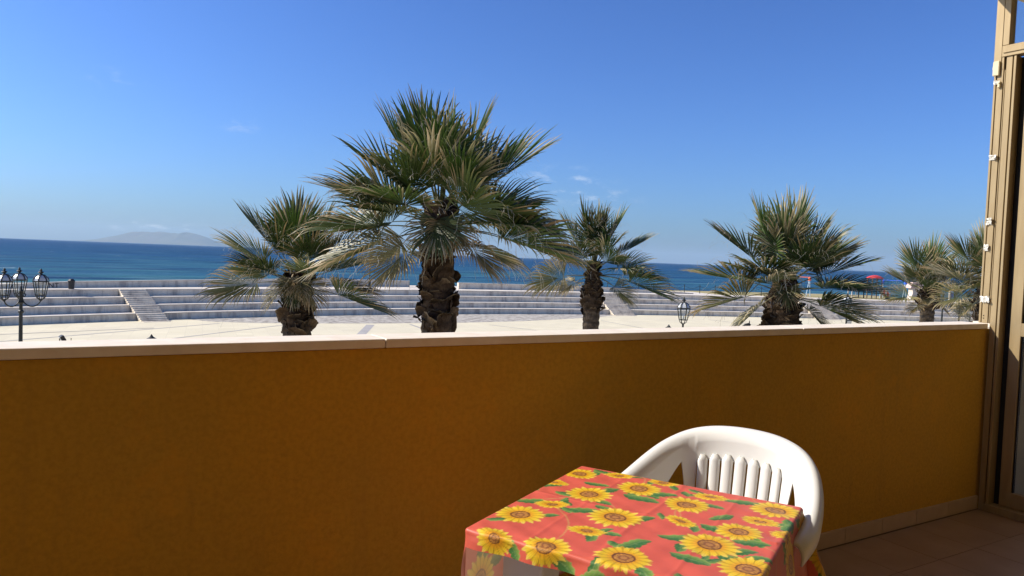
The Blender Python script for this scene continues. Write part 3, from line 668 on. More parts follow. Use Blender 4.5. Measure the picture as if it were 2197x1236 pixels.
def wb(a):
    if a < .297: return .25
    if a < .315: return .25+.75*(a-.297)/.018
    if a < .36: return 1.0
    if a < .41: return 1.0-.79*((a-.36)/.05)**.6
    if a < .90: return .21+.79*((a-.41)/.49)**1.2
    return 1.0
tS = np.unique(np.round(np.concatenate([np.linspace(-1, 1, 201), [s_*v for s_ in (-1, 1) for v in np.linspace(.28, .45, 69)]]), 4))
sec = [(.058, -.040), (.060, -.022), (.057, -.008), (.049, .003), (.037, .008), (.024, .006), (.012, -.001), (.004, -.012)]
P = np.zeros((len(tS), len(sec)+14, 3)); on = outn(tS); on = np.where((np.sum(on*np.stack([rx(tS), ry(tS)], -1), -1) < 0)[:, None], -on, on)
for k, (o_, z_) in enumerate(sec):
    b_ = S(tS, 0*tS); b_[:, :2] += on*o_; b_[:, 2] += z_; P[:, k] = b_
wbv = np.array([wb(abs(t)) for t in tS])
for k in range(14):
    w = 0.06+(wbv-0.06)*(k+1)/14; P[:, len(sec)+k] = S(tS, w)
def solid(o, th, off=0): s_ = o.modifiers.new('s', 'SOLIDIFY'); s_.thickness = th; s_.offset = off; return o
bk = solid(MB().grid(P).build('back_shell', 'white_plastic', chair, smooth=True), 0.006)
for i in range(7):
    c_ = (i-3)*0.084; hw = 0.0335; tv = np.linspace(-1, 1, 9); wv_ = np.linspace(.19, 1.0, 16); Q = np.zeros((9, 16, 3))
    for a_, tq in enumerate(tv):
        for b_, wq in enumerate(wv_):
            sh_ = hw*(1.0 if wq > .235 else math.sqrt(max(1-((.235-wq)/.047)**2, 0.02)))
            p = S(c_+tq*sh_, wq); p = p+np.array([0, -0.004-0.009*math.sqrt(max(1-tq*tq, 0)), 0]); Q[a_, b_] = p
    solid(MB().grid(Q).build('slat', 'white_plastic', chair, smooth=True), 0.005)
Q = np.zeros((24, 24, 3))
for i in range(24):
    t = -1+2*i/23
    for j in range(24):
        v = j/23; yb = float(sy_(abs(t)*0.0+min(abs(t), 1)*0.4)); y = -0.25+(yb+0.25)*v
        hw = np.interp(y, [-.25, -.06, .05, .135, .18], [.235, .232, .218, .18, .11]); Q[i, j] = (t*hw, y, .432-0.014*(1-t*t)*math.sin(math.pi*v)-(0.02*(1-v)**6))
solid(MB().grid(Q).build('seat', 'white_plastic', chair, smooth=True), 0.006, 1)
for (x, y, x2, y2) in ((-.225, -.20, -.255, -.245), (.225, -.20, .255, -.245), (-.16, .12, -.215, .235), (.16, .12, .215, .235)):
    mb = MB(); PP = []
    for z in (0.0, .15, .3, .428):
        f = z/.428; cx_, cy_ = x2+(x-x2)*f, y2+(y-y2)*f; w = .022+.014*f
        PP.append([(cx_-w, cy_-w, z), (cx_+w, cy_-w, z), (cx_+w, cy_+w, z), (cx_-w, cy_+w, z), (cx_-w, cy_-w, z)])
    mb.grid(np.array(PP)); bevel(mb.build('leg', 'white_plastic', chair), 0.007)
# place: back top centre near (1540,914), arms across direction measured in the photo
arm = np.array([0.83, -0.56]); arm /= np.linalg.norm(arm); c_ang = math.atan2((_R0*arm[0]+_F0*arm[1])[1], (_R0*arm[0]+_F0*arm[1])[0])
topc = on_z(1602, 922, FZ+0.808*1.03)[:2]; back_dir = np.array([-math.sin(c_ang), math.cos(c_ang)])
chair.location = (topc[0]-back_dir[0]*0.293, topc[1]-back_dir[1]*0.293, FZ); chair.rotation_euler = (0, 0, c_ang); chair.scale = (0.88, 1.03, 1.03)

# ------------------------------------------------------------------ palms
DOWN = np.array([0, 0, -1.0])
def unit(v): return v/np.maximum(np.linalg.norm(v, axis=-1, keepdims=True), 1e-9)
GREENS = np.array([[.042, .088, .014], [.054, .105, .017], [.036, .076, .014], [.064, .112, .020]])
STRAW = np.array([[.46, .36, .19], [.38, .27, .13], [.55, .46, .28]])
def frond(rng, base, d0, Lp, R, droop, dead, roll, nseg=44):
    V, F, C = [], [], []
    d = unit(np.asarray(d0, float)); p = np.array(base, float); n = 9; pts = [p.copy()]
    g = 0.20*(0.4+abs(d[0])+abs(d[1]))*(0.5+droop*0.5); droop = droop*.8
    for i in range(n):
        d = unit(d+DOWN*g/n*(0.4+1.2*i/n)); p = p+d*Lp/n; pts.append(p.copy())
    green = GREENS[rng.integers(0, 4)]*rng.uniform(.62, 1.1); straw = STRAW[rng.integers(0, 3)]*rng.uniform(.8, 1.1)
    pc = np.array([.16, .17, .055])*(1-dead)+straw*.7*dead
    for i, q in enumerate(pts):
        dd = unit(pts[min(i+1, n)]-pts[max(i-1, 0)]); x = unit(np.cross(dd, [0.02, 0.01, 1])); y = np.cross(x, dd); r = .030*(1-.62*i/n)
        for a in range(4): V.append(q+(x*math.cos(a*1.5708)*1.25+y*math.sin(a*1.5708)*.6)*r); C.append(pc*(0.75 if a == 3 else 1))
    for i in range(n):
        for a in range(4): F.append((i*4+a, i*4+(a+1) % 4, i*4+4+(a+1) % 4, i*4+4+a))
    D = d; s = np.cross(D, [0, 0, 1.0]); s = unit(s) if np.linalg.norm(s) > .15 else unit(np.cross(D, [d0[0], d0[1], .2]) + 1e-4)
    N = unit(np.cross(s, D)); s2 = s*math.cos(roll)+N*math.sin(roll); N = unit(np.cross(s2, D)); s = s2
    if N[2] < 0 and abs(D[2]) < .8: N = -N
    K = 8; hub = pts[-1]; spread = rng.uniform(1.65, 2.05); phis = np.linspace(-spread, spread, nseg)+rng.normal(0, .015, nseg)
    dphi = 2*spread/nseg; fold = rng.uniform(.15, .55)
    for ph in phis:
        cph, sph = math.cos(ph), math.sin(ph); dr = unit(D*cph+s*sph+N*fold*abs(sph)*(1 if cph > -.3 else .4))
        l = R*(.70+.30*max(cph, -.3))*rng.uniform(.90, 1.08); st = hub+D*(.20*R*max(cph, 0)**1.5)
        p = st.copy(); dv = dr.copy(); tip_dead = rng.uniform(.55, 1.0) if rng.random() < .75 else .35
        sd_ = np.clip(dead+(rng.random() < .05)*.7+max(0, -cph-.2)*.5, 0, 1); jd = rng.uniform(.55, 1.5)*(1.0+.7*abs(sph)); tw = rng.normal(0, .05, 3)
        prev = None; split = rng.uniform(.48, .62)
        for k in range(K+1):
            t = k/K; wid = l*min(t, split)*dphi*.56 if t <= split else l*split*dphi*.56*(1-((t-split)/(1-split))**1.35)
            wid = max(wid, .0022); w_ = unit(np.cross(N, dv)); nn = unit(np.cross(dv, w_))
            o = len(V); V.extend([p-w_*wid-nn*wid*.45, p+nn*wid*.25, p+w_*wid-nn*wid*.45])
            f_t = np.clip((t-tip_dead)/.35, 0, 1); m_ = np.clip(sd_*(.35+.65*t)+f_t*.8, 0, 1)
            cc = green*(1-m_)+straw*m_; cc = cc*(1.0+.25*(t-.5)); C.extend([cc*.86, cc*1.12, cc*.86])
            if prev is not None: F.extend([(prev, o, o+1, prev+1), (prev+1, o+1, o+2, prev+2)])
            prev = o
            p = p+dv*l/K; gk = 0 if t < split*.8 else (t-split*.8)*1.15*droop*jd; dv = unit(dv+DOWN*gk+tw*(t > .5))
    # pale threads hanging between the segments
    for _ in range(16):
        ph = rng.uniform(-spread*.8, spread*.8); dr = unit(D*math.cos(ph)+s*math.sin(ph)+rng.normal(0, .15, 3)); p = hub+dr*R*rng.uniform(.5, .75); dv = dr.copy(); prev = None; ll = R*rng.uniform(.25, .45)
        for k in range(6):
            w_ = np.array(_R0)*.0022; o = len(V); V.extend([p-w_, p+w_]); C.extend([np.array([.62, .57, .44])]*2)
            if prev is not None: F.append((prev, o, o+1, prev+1))
            prev = o; p = p+dv*ll/5; dv = unit(dv+DOWN*.35+rng.normal(0, .35, 3))
    return V, F, C
def boot_mesh(seed):
    rng = np.random.default_rng(seed); a, b2 = 8, 6; P = np.zeros((a, b2, 3)); C = []
    tone = [np.array([.115, .075, .045]), np.array([.085, .055, .034]), np.array([.17, .12, .075]), np.array([.062, .045, .032])][seed % 4]
    for i in range(a):
        u = i/(a-1)*2-1
        for j in range(b2):
            v = j/(b2-1); out_ = .02+.17*v**1.5+.03*math.sin(u*4+seed)*v-.05*u*u*v; ww = .5*(1-.25*v+.12*math.sin(seed+v*5))
            P[i, j] = (u*ww, out_+rng.normal(0, .008), v*.62-.12*abs(u)*v+rng.normal(0, .03)*v)
            C.append(tone*(0.6+.6*v)*rng.uniform(.75, 1.2) if v < .85 else np.array([.30, .235, .155])*rng.uniform(.5, 1.15))  # pale rim: highlights on the edges put into the vertex colour
    mb = MB(); mb.grid(P); mb.c = C; return mb.mesh('leaf_base', 'bark', smooth=False)
BOOTS = [boot_mesh(s_) for s_ in range(8)]
def palm(label, base_px, depth, trunk, fronds, seed, boots, nfill=10, fill_len=1.7, group='fan palms on the square', leanx=0.0):
    rng = np.random.default_rng(seed); cb = at_depth(base_px[0], base_px[1], depth); H = cb[2]
    lean = _R0*leanx
    t = thing('palm_tree', label, 'palm tree', (cb[0]-lean[0], cb[1]-lean[1], 0), 0, group)
    top = np.array([lean[0], lean[1], H])
    # trunk: list of (height below the crown base, radius)
    hs = np.linspace(0, H+.10, 90); n = 28; V, F, C = [], [], []; rr = [r for _, r in trunk][::-1]; hh = [H-a for a, _ in trunk][::-1]
    for i, h in enumerate(hs):
        r0 = np.interp(h, hh, rr); below = H-h
        for j in range(n):
            a = 2*math.pi*j/n; rough = .012*math.sin(h*34+math.sin(a*3)*1.2)+rng.normal(0, .006)
            r = r0*(1+.05*math.sin(a*2+seed))+rough; cxy = lean[:2]*(h/max(H, .1))**1.5
            V.append((cxy[0]+r*math.cos(a), cxy[1]+r*math.sin(a), h))
            k_ = .5+.5*math.sin(h*34+math.sin(a*3)*1.2); base_c = np.array([.145, .112, .080])*(0.6+.7*k_) if below > boots[1] else np.array([.080, .055, .036])*(.7+.6*k_)
            C.append(base_c*rng.uniform(.75, 1.25))
    for i in range(len(hs)-1):
        for j in range(n): F.append((i*n+j, i*n+(j+1) % n, (i+1)*n+(j+1) % n, (i+1)*n+j))
    mb = MB(); mb.add(V, F); mb.add([V[(len(hs)-1)*n+j] for j in range(n)], [tuple(range(n))]); mb.c = C+C[-n:]
    tr = mb.build('trunk', 'bark', t, smooth=True)
    # leaf bases: ring upon ring round the trunk, some shaggy
    b0, b1, bw, cnt, spreadf = boots
    for i in range(cnt):
        f = (i+.5)/cnt; below = b0+(b1-b0)*f; a = i*2.39996+rng.normal(0, .2); h = H-below; r = np.interp(h, hh, rr)
        cxy = lean[:2]*(h/H)**1.5; sc = bw*rng.uniform(.7, 1.25)
        o = link('leaf_base', BOOTS[rng.integers(0, 8)], tr, (cxy[0]+(r-.025)*math.cos(a), cxy[1]+(r-.025)*math.sin(a), h-.06), (rng.normal(-.08, .36)*spreadf, rng.normal(0, .40)*spreadf, a-math.pi/2+rng.normal(0, .25)))
        o.scale = (sc*rng.uniform(.8, 1.3), sc*rng.uniform(.7, 1.5)*spreadf, sc*rng.uniform(.6, 1.1))
    tow = -_F0
    def add(th, psi, Lp, R, droop, dead, roll=None):
        tot = Lp+R; Lp, R = (tot*.41, tot*.60) if abs((th+180) % 360-180) < 130 else (.16, tot*.72)
        th, psi = R_(th), R_(psi); d0 = math.cos(psi)*(math.sin(th)*_R0+math.cos(th)*_UP)+math.sin(psi)*tow
        rad = np.array([d0[0], d0[1], 0]); rad = rad/max(np.linalg.norm(rad), .2)
        b_ = top+rad*(.04+.10*(1-max(d0[2], 0)))+np.array([0, 0, rng.uniform(-.06, .06)-.30*min(1, max(0, 1-d0[2]-.1))])
        if abs(math.degrees(th)) > 130: b_ = top+rad*.20+np.array([0, 0, rng.uniform(-.06, .04)])
        v, f, c = frond(rng, b_, d0, Lp, R, droop, dead, rng.normal(0, .35) if roll is None else roll)
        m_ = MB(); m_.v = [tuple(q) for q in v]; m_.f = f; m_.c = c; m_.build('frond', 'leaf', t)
    for fr in fronds: add(*fr)
    for i in range(nfill):
        th = rng.uniform(-70, 70); psi = rng.uniform(-50, 10) if i % 3 else rng.uniform(20, 45); L = fill_len*rng.uniform(.8, 1.05); add(th, psi, L*.47, L*.53, rng.uniform(.5, .9), rng.uniform(0, .15))
    for th in (-48, 40): add(th+rng.normal(0, 8), rng.uniform(42, 54), fill_len*.42, fill_len*.5, rng.uniform(.5, .9), rng.uniform(0, .15))
    # spears
    for a in (-4, 6): add(a, rng.uniform(-8, 8), fill_len*.5, fill_len*.5, .1, .05)
    return t
palm('tallest fan palm with a thick shaggy trunk and the widest crown', (944, 462), 13.0,
     [(0, .24), (.5, .26), (1.0, .29), (1.6, .27), (2.3, .27), (6, .31)],
     [(5, 32, .95, .85, .35, 0, 0), (-9, -8, 1.05, 1.05, .25, 0), (18, -12, 1.1, 1.05, .35, .05), (-28, 8, 1.0, 1.0, .35, .05), (-46, 0, .95, 1.0, .45, .05), (-64, 5, 1.05, 1.05, .5, .1),
      (-80, 5, 1.1, 1.08, .8, .12), (-98, 10, 1.15, 1.0, 1.1, .35), (46, 0, 1.1, 1.18, .3, .03), (66, 35, .95, .95, .7, .05), (80, 0, 1.0, 1.05, .8, .03), (88, -8, 1.2, 1.2, 1.0, .03), (84, 15, 1.15, 1.2, 1.1, .05),
      (180, 55, .35, .85, 1.2, .15, 0), (-32, 42, .9, .85, .6, .05), (28, 42, .85, .85, .55, 0), (-66, 38, .95, .85, .9, .12), (-100, -38, .9, .9, 1.0, .3), (100, -40, .9, .9, 1.0, .2), (60, -30, 1.0, 1.0, .6, 0), (-55, -30, 1.0, 1.0, .6, .05),
      (0, -30, 1.0, 1.0, .4, 0), (115, 20, .6, .75, 1.4, .75), (-125, 25, .6, .8, 1.4, .8), (150, 35, .4, .6, 1.4, .8), (-60, 20, .9, .9, .7, .1), (-14, 20, 1.0, .9, .4, .02), (35, -20, 1.05, 1.0, .4, 0), (75, 20, 1.0, 1.0, .9, .05), (-78, -20, 1.0, 1.0, .8, .2)],
     11, (-.22, 2.0, .30, 110, 1.3), 3, 1.9, leanx=0.0)
palm('fan palm with a bulky frayed trunk standing between the tallest palm and the three-lantern lamp', (640, 592), 16.8,
     [(0, .22), (.4, .27), (.9, .33), (1.3, .30), (2.0, .27), (6, .30)],
     [(3, 30, .75, 1.1, .2, 0, 0), (-4, -8, .85, .95, .2, .1), (-35, 10, .85, 1.05, .25, .15), (-56, 5, .85, 1.0, .35, .2), (-80, 8, .95, .95, 1.3, .45), (-58, 42, .75, .75, .8, .1), (172, 45, .25, .58, 1.2, .05, 0), (62, 15, .85, .95, .6, .2), (90, 12, 1.0, 1.1, .7, .05),
      (46, -20, .8, .95, .4, .1), (14, -20, .85, .95, .3, .05), (-140, 30, .4, .6, 1.5, .9), (140, 30, .4, .6, 1.5, .8), (78, -5, .8, .9, 1.2, .5), (-20, 30, .8, .85, .4, .05), (30, 35, .75, .8, .5, .05), (-165, 50, .2, .45, 1.5, .9), (160, 55, .2, .45, 1.5, .7)],
     21, (-.15, 1.25, .34, 85, 1.4), 3, 1.65)
palm('slender fan palm with bare ringed lower trunk beside the tallest palm', (1273, 572), 21.0,
     [(0, .16), (.3, .19), (.7, .27), (1.0, .29), (1.3, .245), (2.0, .24), (6, .27)],
     [(-29, 8, .8, .92, .3, .05), (-11, -5, .85, .92, .2, 0), (3, -5, .85, .9, .1, .1), (24, 5, .85, .95, .25, .03), (51, 0, .85, .95, .3, .03), (80, 5, .9, .95, .6, .03), (92, 8, 1.05, 1.15, .9, .05), (-82, 8, .9, .85, 1.5, .5), (-38, 40, .75, .75, .6, .1), (25, 42, .7, .75, .5, 0), (68, 32, .8, .8, .8, .05),
      (-60, 10, .75, .75, 1.0, .25), (110, 10, .6, .7, 1.3, .4), (-105, 20, .5, .55, 1.5, .8)],
     31, (-.15, 1.25, .24, 100, 1.2), 3, 1.6)
palm('broad fan palm with a dark bushy trunk in front of the orange-capped swing', (1682, 606), 17.6,
     [(0, .24), (.4, .29), (.8, .36), (1.2, .37), (1.6, .33), (2.2, .30), (6, .32)],
     [(-20, 0, .95, 1.12, .2, .03), (9, -5, .95, 1.15, .2, .05), (26, 5, .85, .95, .3, .08), (-48, 5, 1.0, 1.12, .25, .05), (-70, 5, 1.05, 1.1, .4, .1), (-88, 10, 1.0, 1.05, 1.1, .4), (49, 0, .9, 1.0, .3, .03), (60, 5, .95, 1.1, .35, .03), (80, 0, 1.05, 1.15, .45, 0), (92, 5, 1.0, 1.0, .6, 0), (98, 28, .75, .95, .7, .25), (-42, 42, .8, .75, .6, .02), (190, 50, .25, .55, 1.1, .25, 0), (20, 42, .8, .8, .5, .02),
      (70, 30, .9, .95, .6, 0), (-60, 30, .9, .9, .8, .12), (-10, 25, .8, .85, .3, .1), (40, 25, .85, .9, .4, 0), (-115, 20, .7, .8, 1.3, .6), (125, 25, .6, .75, 1.2, .45), (0, -25, .9, .95, .3, 0)],
     41, (-.15, 2.0, .34, 115, 1.3), 4, 1.85)
palm('fan palm with a smooth grey ringed trunk beside the two thin black poles', (1992, 628), 27.0,
     [(0, .22), (.2, .30), (.45, .30), (.55, .245), (1.2, .24), (6, .27)],
     [(-23, 0, .9, 1.05, .2, .1), (5, -5, .95, 1.1, .2, .05), (-55, 5, .85, .95, .4, .3), (-78, 10, .8, .8, 1.4, .5), (28, 5, .8, .9, .4, .1), (55, 10, .85, .9, .6, .1), (80, 10, .9, .9, .9, .2), (100, 15, .7, .65, 1.1, .5), (-20, 40, .7, .7, .6, .2), (25, 40, .7, .7, .7, .2), (160, 45, .25, .35, 1.5, .9), (-150, 40, .25, .35, 1.5, .9), (-108, 25, .45, .5, 1.4, .8), (125, 30, .35, .4, 1.4, .8), (-40, 20, .8, .8, .5, .2)],
     51, (-.15, .52, .34, 60, 1.5), 3, 1.7)
palm('fan palm with straw-coloured lower fronds half hidden by the window post', (2118, 612), 22.0,
     [(0, .2), (.5, .3), (1.2, .27), (6, .29)],
     [(-36, 5, .85, .95, .25, .15), (-6, 0, .85, .95, .2, .2), (-66, 15, .9, .95, .6, .5), (-60, -10, .85, .85, .7, .3), (-90, 10, .8, .8, 1.1, .6), (-112, 20, .55, .6, 1.3, .7), (25, 5, .85, .95, .3, .1), (60, 5, .85, .95, .5, .1), (90, 5, .9, .95, .9, .2), (-25, 38, .7, .8, .5, .2), (-75, 35, .65, .7, .8, .4), (120, 15, .7, .8, 1.3, .7)],
     61, (-.15, 1.2, .32, 60, 1.3), 3, 1.6)

# ------------------------------------------------------------------ street lanterns
def lantern(parent, loc, s=1.0, glass=True):
    """six-sided lantern head; its body is the frame, panels and finial hang below it"""
    x0, y0, z0 = loc
    def ringpts(r, z, n=6, ph=.26): return [(x0+s*r*math.cos(2*math.pi*k/n+ph), y0+s*r*math.sin(2*math.pi*k/n+ph), z0+s*z) for k in range(n)]
    mb = MB(); lo, hi, cup = ringpts(.132, .17), ringpts(.20, .56), ringpts(.028, .03)
    mid = ringpts(.10, .085)
    for k in range(6):
        mb.bar(lo[k], hi[k], .023*s); mb.bar(lo[k], lo[(k+1) % 6], .024*s); mb.bar(hi[k], hi[(k+1) % 6], .030*s); mb.bar(cup[k], mid[k], .02*s); mb.bar(mid[k], lo[k], .02*s)
    dome = [ringpts(r, z) for r, z in ((.205, .585), (.172, .66), (.115, .72), (.06, .755))]
    for a, b2 in zip(dome[:-1], dome[1:]):
        for k in range(6): mb.bar(a[k], b2[k], .030*s)
    mb.lathe([(.030*s, 0), (.040*s, .02*s), (.028*s, .05*s)], 8, (x0, y0, z0))
    mb.lathe([(.068*s, .745*s), (.055*s, .765*s), (.035*s, .775*s)], 8, (x0, y0, z0))
    o = mb.build('lantern_head', 'lamp_iron', parent)
    fm = MB(); fm.lathe([(.035*s, .775*s), (.028*s, .79*s), (.078*s, .825*s), (.055*s, .845*s), (.025*s, .86*s), (.04*s, .885*s), (.010*s, .935*s)], 8, (x0, y0, z0)); fm.build('finial', 'lamp_iron', o)
    for k in range(6):
        pm = MB()
        for a, b2 in zip(dome[:-1], dome[1:]): pm.add([a[k], a[(k+1) % 6], b2[(k+1) % 6], b2[k]], [(0, 1, 2, 3)])
        pm.build('roof_panel', 'opal', o)
        if glass:
            gm = MB(); gm.add([lo[k], lo[(k+1) % 6], hi[(k+1) % 6], hi[k]], [(0, 1, 2, 3)]); gm.build('pane', 'lamp_glass', o)
    MB().lathe([(.012*s, .16*s), (.022*s, .18*s), (.034*s, .24*s), (.020*s, .30*s), (.004*s, .31*s)], 8, (x0, y0, z0)).build('bulb', 'opal', o)
    return o
def post_base(h, r=.045, fluted=True):
    return MB().lathe([(.16, 0), (.16, .06), (.12, .10), (.12, .55), (.14, .60), (.075, .68), (r*1.15, .80), (r, 1.6), (r*.85, h-.25), (r*1.35, h-.23), (r*1.35, h-.19), (r*.8, h-.16), (r*.8, h)], 10)
def lamp_single(label, px, dep, H=3.85, s=1.0, group='single lanterns', flood=None):
    p = at_depth(px[0], px[1], dep); t = thing('street_lamp', label, 'street lamp', (p[0], p[1], flood or 0), 0, group)
    MB(); post_base(H-.88*s, .04).build('lamp_post', 'lamp_iron', t)
    lantern(t, (0, 0, H-.90*s), s); return t, p
lamp_single('single black lantern on a post beside the pointed post cap', (1467, 660), 25.0)
l3, p3 = lamp_single('single black lantern carrying a small floodlight, in front of the play tower', (1817, 660), 36.0)
lamp_single('single black lantern beside the window post, before the terrace end', (2082, 660), 35.0)
pf = on_z(793, 614, TOPZ-.012)
lamp_single('distant lantern on a slim tall post standing on the promenade against the sea', (793, 600), 67.0, 4.1, 1.0, None, TOPZ-.012)
# three-arm lamp at the left
p = at_depth(45, 650, 19.8); t3 = thing('street_lamp', 'dark iron lamp post with three lanterns on curled arms', 'street lamp', (p[0], p[1], 0))
PH = 3.27; post_base(PH, .052).build('lamp_post', 'lamp_iron', t3)
MB().lathe([(.05, PH), (.075, PH+.04), (.05, PH+.09), (.045, PH+.30), (.065, PH+.33), (.03, PH+.40), (.022, PH+.46), (.004, PH+.50)], 10).build('post_finial', 'lamp_iron', t3)
for ang, nm in ((HEAD*-1+R_(2), 0), (HEAD*-1+R_(128), 1), (HEAD*-1+R_(258), 2)):
    dx, dy = math.cos(ang), math.sin(ang); L = .50
    arm_pts = [(dx*(.03+L*.5*(1-math.cos(a))), dy*(.03+L*.5*(1-math.cos(a))), PH+.20-.26*math.sin(a)-(.0 if a < 1.57 else 0)) for a in np.linspace(0, math.pi*.88, 14)]
    curl = [(dx*(.06+.06*math.cos(a)), dy*(.06+.06*math.cos(a)), PH+.24+.05*math.sin(a)) for a in np.linspace(-2.4, 2.2, 10)]
    o = MB().tube(arm_pts, .017, 6).tube(curl, .012, 6).build('lamp_arm', 'lamp_iron', t3, smooth=True)
    lantern(t3, (arm_pts[-1][0], arm_pts[-1][1], arm_pts[-1][2]-.01), .92)
# floodlights
def floodlight(parent, loc, rz, s=1.0):
    x, y, z = loc
    h = MB().box(-.11*s, .11*s, -.05*s, .05*s, .06*s, .22*s).build('flood_housing', 'lamp_iron', parent, loc=loc); h.rotation_euler = (R_(-28), 0, rz); bevel(h, .02*s)
    MB().box(-.09*s, .09*s, .0505*s, .056*s, .075*s, .205*s).build('flood_glass', 'opal', h)
    MB().tube([(x-.13*s, y, z+.12*s), (x-.13*s, y, z-.02*s), (x, y, z-.05*s), (x+.13*s, y, z-.02*s), (x+.13*s, y, z+.12*s)], .012*s, 6).build('flood_bracket', 'lamp_iron', parent)
    return h
def zofs(px, py, dep): return at_depth(px, py, dep)
q = zofs(1822, 691, 36.0); floodlight(l3, (.16, .0, q[2]-.12), -HEAD+math.pi, 1.1)
MB().tube([(.2+.10*k+.0, -.05*k, q[2]-.02-.10*math.sin(k*.55)+(.16*max(0, k-4)**2*.35)) for k in np.linspace(0, 6, 16)], .016, 6).build('dangling_cable', 'cable', l3)
q = zofs(140, 738, 14.0); t = thing('floodlight_post', 'dark floodlight head on a slim post just beyond the coping', 'floodlight', (q[0], q[1], 0))
MB().lathe([(.07, 0), (.05, .04), (.03, .08), (.028, q[2]-.02)], 8).build('post', 'lamp_iron', t); floodlight(t, (0, 0, q[2]+.02), -HEAD+2.3, .72)
q = zofs(1606, 700, 22.0); t = thing('floodlight_post', 'small dark spotlight with an upright spike next to the bushy trunk', 'floodlight', (q[0], q[1], 0))
MB().lathe([(.07, 0), (.05, .04), (.03, .08), (.028, q[2])], 8).build('post', 'lamp_iron', t)
MB().tube([(-.17, .10, q[2]-.02), (-.08, .05, q[2]+.04), (0, 0, q[2]+.05), (.03, -.02, q[2]+.02)], [.01, .035, .05, .05], 8).build('spot_housing', 'lamp_iron', t, smooth=True)
MB().tube([(.02, 0, q[2]+.02), (.035, 0, q[2]+.17)], [.025, .008], 8).build('spike', 'lamp_iron', t)
# pointed caps of two posts in the forecourt
for lab, px, py, dep in (('black post with a pointed cap standing alone on the paving near the three-lantern lamp', 325, 717, 16.0), ('black post with a pointed cap beside the single lantern', 1435, 696, 19.0)):
    q = zofs(px, py, dep); z = q[2]; t = thing('capped_post', lab, 'post', (q[0], q[1], 0), 0, 'forecourt posts')
    MB().lathe([(.09, 0), (.09, .05), (.05, .09), (.045, z-.16)], 8).build('post', 'lamp_iron', t)
    MB().lathe([(.05, z-.16), (.125, z-.14), (.13, z-.115), (.06, z-.07), (.035, z-.05), (.018, z-.02), (.004, z)], 8).build('post_cap', 'lamp_iron', t)
for lab, px, py, dep in (('plain thin black pole beside the grey ringed palm trunk', 2024, 630, 25.0), ('shorter thin black pole between the ringed palm and the window post', 2060, 640, 25.0)):
    q = zofs(px, py, dep); z = q[2]; t = thing('black_pole', lab, 'pole', (q[0], q[1], 0), 0, 'thin poles')
    MB().lathe([(.10, 0), (.10, .03), (.035, .05), (.026, z-.05)], 8).build('shaft', 'lamp_iron', t); MB().lathe([(.032, z-.05), (.04, z-.02), (.012, z)], 8).build('tip', 'lamp_iron', t)
# litter bin on the promenade
q = at_depth(153, 620, 48.6); t = thing('litter_bin', 'dark litter bin standing against the low promenade wall', 'bin', (q[0], q[1], TOPZ-.012))
MB().lathe([(.15, 0), (.17, .05), (.20, .50), (.21, .52)], 10).build('bin_body', 'dark', t); MB().lathe([(.215, .52), (.22, .55), (.12, .66), (.03, .68)], 10).build('bin_lid', 'dark', t)
# chain fence posts
cf = thing('chain_fence', 'low row of slim posts joined by a sagging chain along the promenade edge', 'fence', (0, 0, 0))
pp = []
for i in range(13):
    px = 1303+33*i; py = 622+1.4*i; q = at_depth(px, py, 80.0+0.25*i); pp.append(np.array([q[0], q[1], TOPZ-.06]))
for i, q in enumerate(pp):
    hgt = 1.0
    MB().lathe([(.06, 0), (.06, .05), (.035, .08), (.032, hgt-.05), (.045, hgt-.03), (.01, hgt)], 8).build('fence_post', 'lamp_iron', cf, loc=tuple(q))
    if i: 
        a, b2 = pp[i-1], q; MB().tube([a+(b2-a)*t_+np.array([0, 0, .85-.28*math.sin(math.pi*t_)]) for t_ in np.linspace(0, 1, 9)], .016, 5).build('chain', 'lamp_iron', cf)

# ------------------------------------------------------------------ playground behind the terraces
GZ = TOPZ-.06
def ploc(px, dep): q = at_depth(px, 640, dep); return (q[0], q[1], GZ)
ax = -HEAD
pt = thing('play_structure', 'wooden play tower with red canopy, striped bridge and slide', 'play structure', ploc(1860, 87.0), ax)
for (x, y) in ((.25, -.6), (1.35, -.6), (.25, .6), (1.35, .6)): MB().box(x-.05, x+.05, y-.05, y+.05, 0, 2.35).build('post', 'timber', pt)
MB().lathe([(.95, 2.36), (.90, 2.45), (.60, 2.62), (.25, 2.72), (.03, 2.75)], 12, (.8, 0, 0)).build('canopy', 'red', pt, smooth=True)
MB().box(.2, 1.4, -.65, .65, .98, 1.06).build('deck', 'timber', pt)
MB().box(-2.0, .2, -.5, .5, .86, .93).build('bridge_deck', 'dark', pt)
for x in (-2.0, -1.55): MB().box(x-.04, x+.04, -.54, -.46, 0, 1.75).build('post', 'cream', pt); MB().box(x-.04, x+.04, .46, .54, 0, 1.75).build('post', 'cream', pt)
for k in range(15):
    x = -1.95+.15*k
    for y in (-.52, .52): MB().box(x-.055, x+.055, y-.015, y+.015, .94, 1.72+.05*math.sin(k)).build('slat', 'red' if k % 2 else 'cream', pt)
for x in (-1.0, -.4): MB().box(x-.05, x+.05, -.05, .05, 0, .86).build('post', 'dark', pt)
sl = MB(); sl.add([(1.4, -.4, 1.05), (1.4, .4, 1.05), (2.5, .4, .15), (2.5, -.4, .15), (1.4, -.4, .98), (1.4, .4, .98), (2.5, .4, .08), (2.5, -.4, .08)], [(3, 2, 1, 0), (4, 5, 6, 7), (0, 1, 5, 4), (1, 2, 6, 5), (2, 3, 7, 6), (3, 0, 4, 7)]); sl.build('slide_chute', 'dark', pt)
